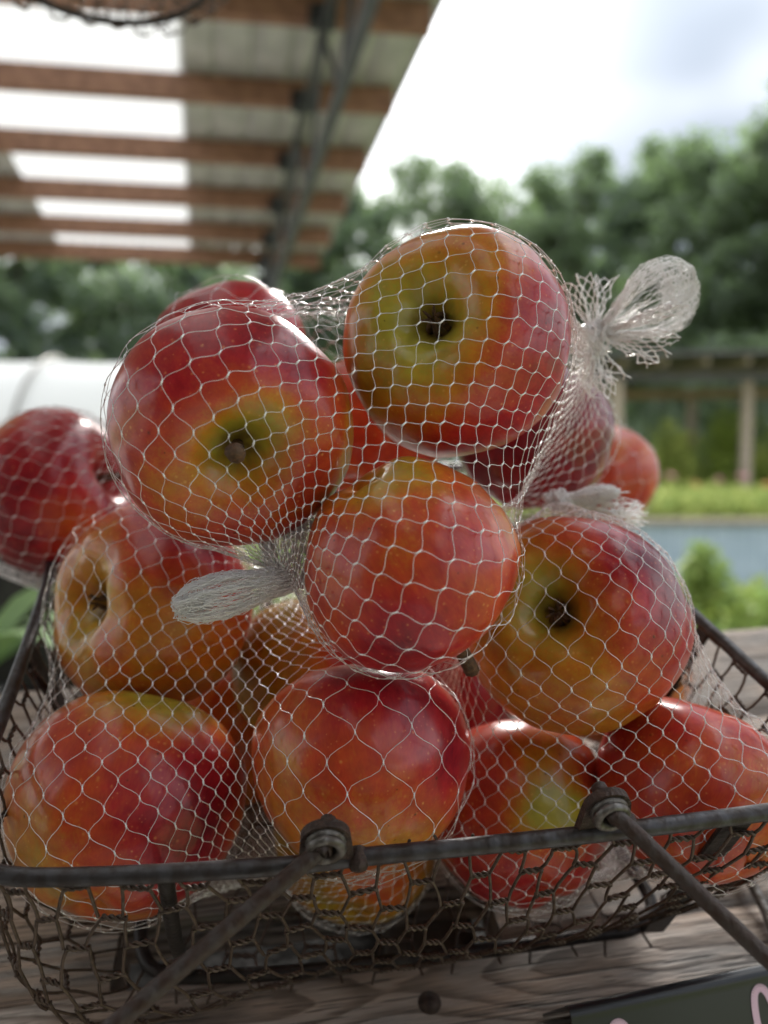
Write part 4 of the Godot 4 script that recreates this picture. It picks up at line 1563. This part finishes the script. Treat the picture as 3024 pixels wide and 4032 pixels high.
	for k in 11:
		var w := TAU * k / 11.0 + rng.randf() * 0.3
		var d := Vector3(cos(w), 0, sin(w))
		var side := Vector3(-d.z, 0, d.x)
		var leaf := Shape.new()
		var root := Vector3(0, 0.11, 0)
		var l := rng.randf_range(0.10, 0.15)
		var lift := rng.randf_range(0.02, 0.10)
		var prev := [root, root]
		for j in range(1, 8):
			var f := j / 7.0
			var mid := root + d * l * f + Vector3(0, lift * sin(f * 2.4) + 0.02, 0)
			var hw := 0.030 * sin(PI * pow(f, 0.8)) + 0.001
			var now := [mid - side * hw, mid + side * hw]
			leaf.quad(prev[0], prev[1], mid + side * hw, mid - side * hw)
			prev = now
		part("leaf", leaf.mesh(), M.pale_leaf, pot)
	lap("garden")


func make_sky() -> Image:
	var w := 1024
	var h := 512
	var img := Image.create(w, h, false, Image.FORMAT_RGBF)
	var f := FastNoiseLite.new()
	f.seed = 164
	f.frequency = 1.0
	f.fractal_octaves = 3
	var sun := Vector3(0.05, 0.52, -0.85).normalized()
	for y in h:
		var el := (0.5 - (y + 0.5) / h) * PI
		var sy := sin(el)
		var cy := cos(el)
		for x in w:
			var az := (x + 0.5) / w * TAU
			var d := Vector3(sin(az) * cy, sy, -cos(az) * cy)
			if y > h / 2 + 2:
				img.set_pixel(x, y, Color(0.35, 0.36, 0.34))
				continue
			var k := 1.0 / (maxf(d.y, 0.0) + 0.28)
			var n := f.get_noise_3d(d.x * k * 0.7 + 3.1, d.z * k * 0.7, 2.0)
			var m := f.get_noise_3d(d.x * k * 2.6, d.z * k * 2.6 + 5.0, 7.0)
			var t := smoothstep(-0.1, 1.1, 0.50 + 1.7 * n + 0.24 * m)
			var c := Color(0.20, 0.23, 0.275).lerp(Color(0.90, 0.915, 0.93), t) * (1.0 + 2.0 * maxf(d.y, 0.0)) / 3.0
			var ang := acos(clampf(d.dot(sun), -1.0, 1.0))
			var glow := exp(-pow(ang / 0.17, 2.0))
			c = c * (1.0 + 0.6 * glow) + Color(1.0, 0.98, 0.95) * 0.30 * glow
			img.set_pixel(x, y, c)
	return img


func make_materials() -> void:
	# clear nylon: most light passes, the edges shine
	var net := paint(0.93, 0.92, 0.91, 0.22)
	net.transparency = BaseMaterial3D.TRANSPARENCY_ALPHA
	net.albedo_color.a = 0.62
	net.metallic_specular = 0.7
	M.net = net
	var tail := paint(0.93, 0.92, 0.92, 0.35)
	M.tail = tail
	M.stem = mottled(Color(0.13, 0.065, 0.028), Color(0.05, 0.026, 0.014), 90.0, 0.8, 0.0, 0.05, 2)
	M.rim_metal = mottled(Color(0.072, 0.070, 0.076), Color(0.038, 0.030, 0.027), 34.0, 0.42, 0.55, 0.02, 3)
	M.dark_metal = mottled(Color(0.040, 0.033, 0.030), Color(0.020, 0.016, 0.015), 40.0, 0.5, 0.5, 0.02, 4)
	M.worn_metal = mottled(Color(0.17, 0.16, 0.15), Color(0.06, 0.046, 0.036), 60.0, 0.42, 0.6, 0.02, 5)
	M.rust_metal = mottled(Color(0.064, 0.038, 0.027), Color(0.028, 0.017, 0.013), 70.0, 0.65, 0.3, 0.05, 6)
	M.rust_rod = mottled(Color(0.058, 0.046, 0.042), Color(0.040, 0.020, 0.013), 55.0, 0.55, 0.4, 0.04, 7)
	M.wire = mottled(Color(0.105, 0.070, 0.050), Color(0.045, 0.027, 0.018), 60.0, 0.5, 0.3, 0.0, 8)
	M.black_card = paint(0.012, 0.013, 0.015, 0.30)
	M.pink_marker = paint(0.72, 0.50, 0.60, 0.7)
	M.old_wood = mottled(Color(0.16, 0.13, 0.10), Color(0.09, 0.07, 0.055), 6.0, 0.8, 0.0, 0.1, 9)
	M.dark_wood = mottled(Color(0.055, 0.05, 0.048), Color(0.03, 0.027, 0.026), 6.0, 0.8, 0.0, 0.1, 10)
	M.purlin = mottled(Color(0.27, 0.140, 0.092), Color(0.185, 0.090, 0.060), 2.5, 0.7, 0.0, 0.0, 11)
	M.sheet = mottled(Color(0.44, 0.44, 0.435), Color(0.36, 0.36, 0.355), 1.5, 0.45, 0.1, 0.0, 12)
	var sky := paint(0.56, 0.57, 0.56, 0.5)
	sky.transparency = BaseMaterial3D.TRANSPARENCY_ALPHA
	sky.albedo_color.a = 0.96
	sky.backlight_enabled = true
	sky.backlight = Color(1, 1, 1)
	M.skylight = sky
	M.steel = mottled(Color(0.085, 0.09, 0.105), Color(0.055, 0.058, 0.068), 4.0, 0.45, 0.4, 0.0, 13)
	M.steel_dark = mottled(Color(0.035, 0.037, 0.045), Color(0.022, 0.023, 0.028), 4.0, 0.5, 0.3, 0.0, 14)
	M.bark = mottled(Color(0.10, 0.08, 0.06), Color(0.05, 0.04, 0.03), 2.0, 0.9, 0.0, 0.0, 15)
	M.soil = mottled(Color(0.14, 0.17, 0.055), Color(0.20, 0.22, 0.09), 0.5, 0.95, 0.0, 0.0, 16)
	M.gravel = mottled(Color(0.44, 0.41, 0.37), Color(0.30, 0.28, 0.25), 1.2, 0.95, 0.0, 0.0, 26)
	M.bed_soil = mottled(Color(0.10, 0.12, 0.04), Color(0.07, 0.06, 0.03), 0.8, 0.95, 0.0, 0.0, 17)
	M.blue_sheet = mottled(Color(0.42, 0.50, 0.58), Color(0.36, 0.44, 0.52), 0.8, 0.85, 0.0, 0.0, 18)
	M.pale_wood = mottled(Color(0.40, 0.33, 0.27), Color(0.30, 0.24, 0.19), 2.0, 0.75, 0.0, 0.0, 19)
	M.tan_wood = mottled(Color(0.48, 0.33, 0.22), Color(0.36, 0.25, 0.17), 2.0, 0.75, 0.0, 0.0, 20)
	M.grey_roof = mottled(Color(0.13, 0.125, 0.14), Color(0.10, 0.095, 0.105), 1.0, 0.6, 0.1, 0.0, 21)
	var plastic := paint(0.46, 0.46, 0.45, 0.5)
	plastic.backlight_enabled = true
	plastic.backlight = Color(0.7, 0.7, 0.7)
	M.plastic = plastic
	M.pink_bloom = paint(0.55, 0.25, 0.28, 0.6)
	M.orange_bloom = paint(0.6, 0.28, 0.10, 0.6)
	M.pale_leaf = leafy(0.24, 0.36, 0.16)


func _ready() -> void:
	clock = Time.get_ticks_msec()
	# camera
	var camera := Camera3D.new()
	camera.name = "camera"
	add_child(camera)
	camera.position = Vector3(0, 1.4, 0)
	camera.rotation_degrees = Vector3(-3.5, 0, 0)
	camera.fov = 69.55
	camera.near = 0.02
	camera.far = 500.0
	camera.current = true
	# sky and exposure
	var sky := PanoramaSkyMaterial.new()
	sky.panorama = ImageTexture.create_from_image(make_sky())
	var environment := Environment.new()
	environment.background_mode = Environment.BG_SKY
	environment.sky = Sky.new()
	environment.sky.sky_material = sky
	environment.tonemap_mode = Environment.TONE_MAPPER_LINEAR
	environment.tonemap_exposure = 4.8
	environment.sdfgi_enabled = true
	environment.ssao_enabled = true
	environment.ssil_enabled = true
	var around := WorldEnvironment.new()
	around.name = "air"
	around.environment = environment
	var lens := CameraAttributesPhysical.new()
	lens.frustum_focal_length = 17.3
	lens.frustum_focus_distance = 0.218
	lens.exposure_aperture = 4.1
	lens.frustum_near = 0.02
	lens.frustum_far = 500.0
	around.camera_attributes = lens
	add_child(around)
	# the sun, veiled by cloud ahead and above
	var sun := DirectionalLight3D.new()
	sun.name = "sun"
	add_child(sun)
	sun.look_at_from_position(Vector3(0.05, 0.52, -0.85) * 10.0, Vector3.ZERO)
	sun.light_energy = 0.5
	sun.light_angular_distance = 14.0
	sun.light_color = Color(1.0, 0.985, 0.96)
	sun.shadow_enabled = true
	lap("sky")

	var tilt := deg_to_rad(25.8)
	# foot of the stand's frame: below the eye, square to the boards
	var pitch := deg_to_rad(3.5)
	var down := 0.285 * cos(tilt)
	var ahead := 0.285 * sin(tilt)
	stand = Transform3D(Basis(Vector3.RIGHT, deg_to_rad(SLOPE)), Vector3(0, 1.4 - down * cos(pitch) - ahead * sin(pitch), down * sin(pitch) - ahead * cos(pitch)))
	make_materials()
	lap("materials")
	make_garden()
	make_shed()
	make_stand()
	make_basket()
	make_apples()
	make_nets()
	make_sign()
	make_hanging_basket()
	lap("done")
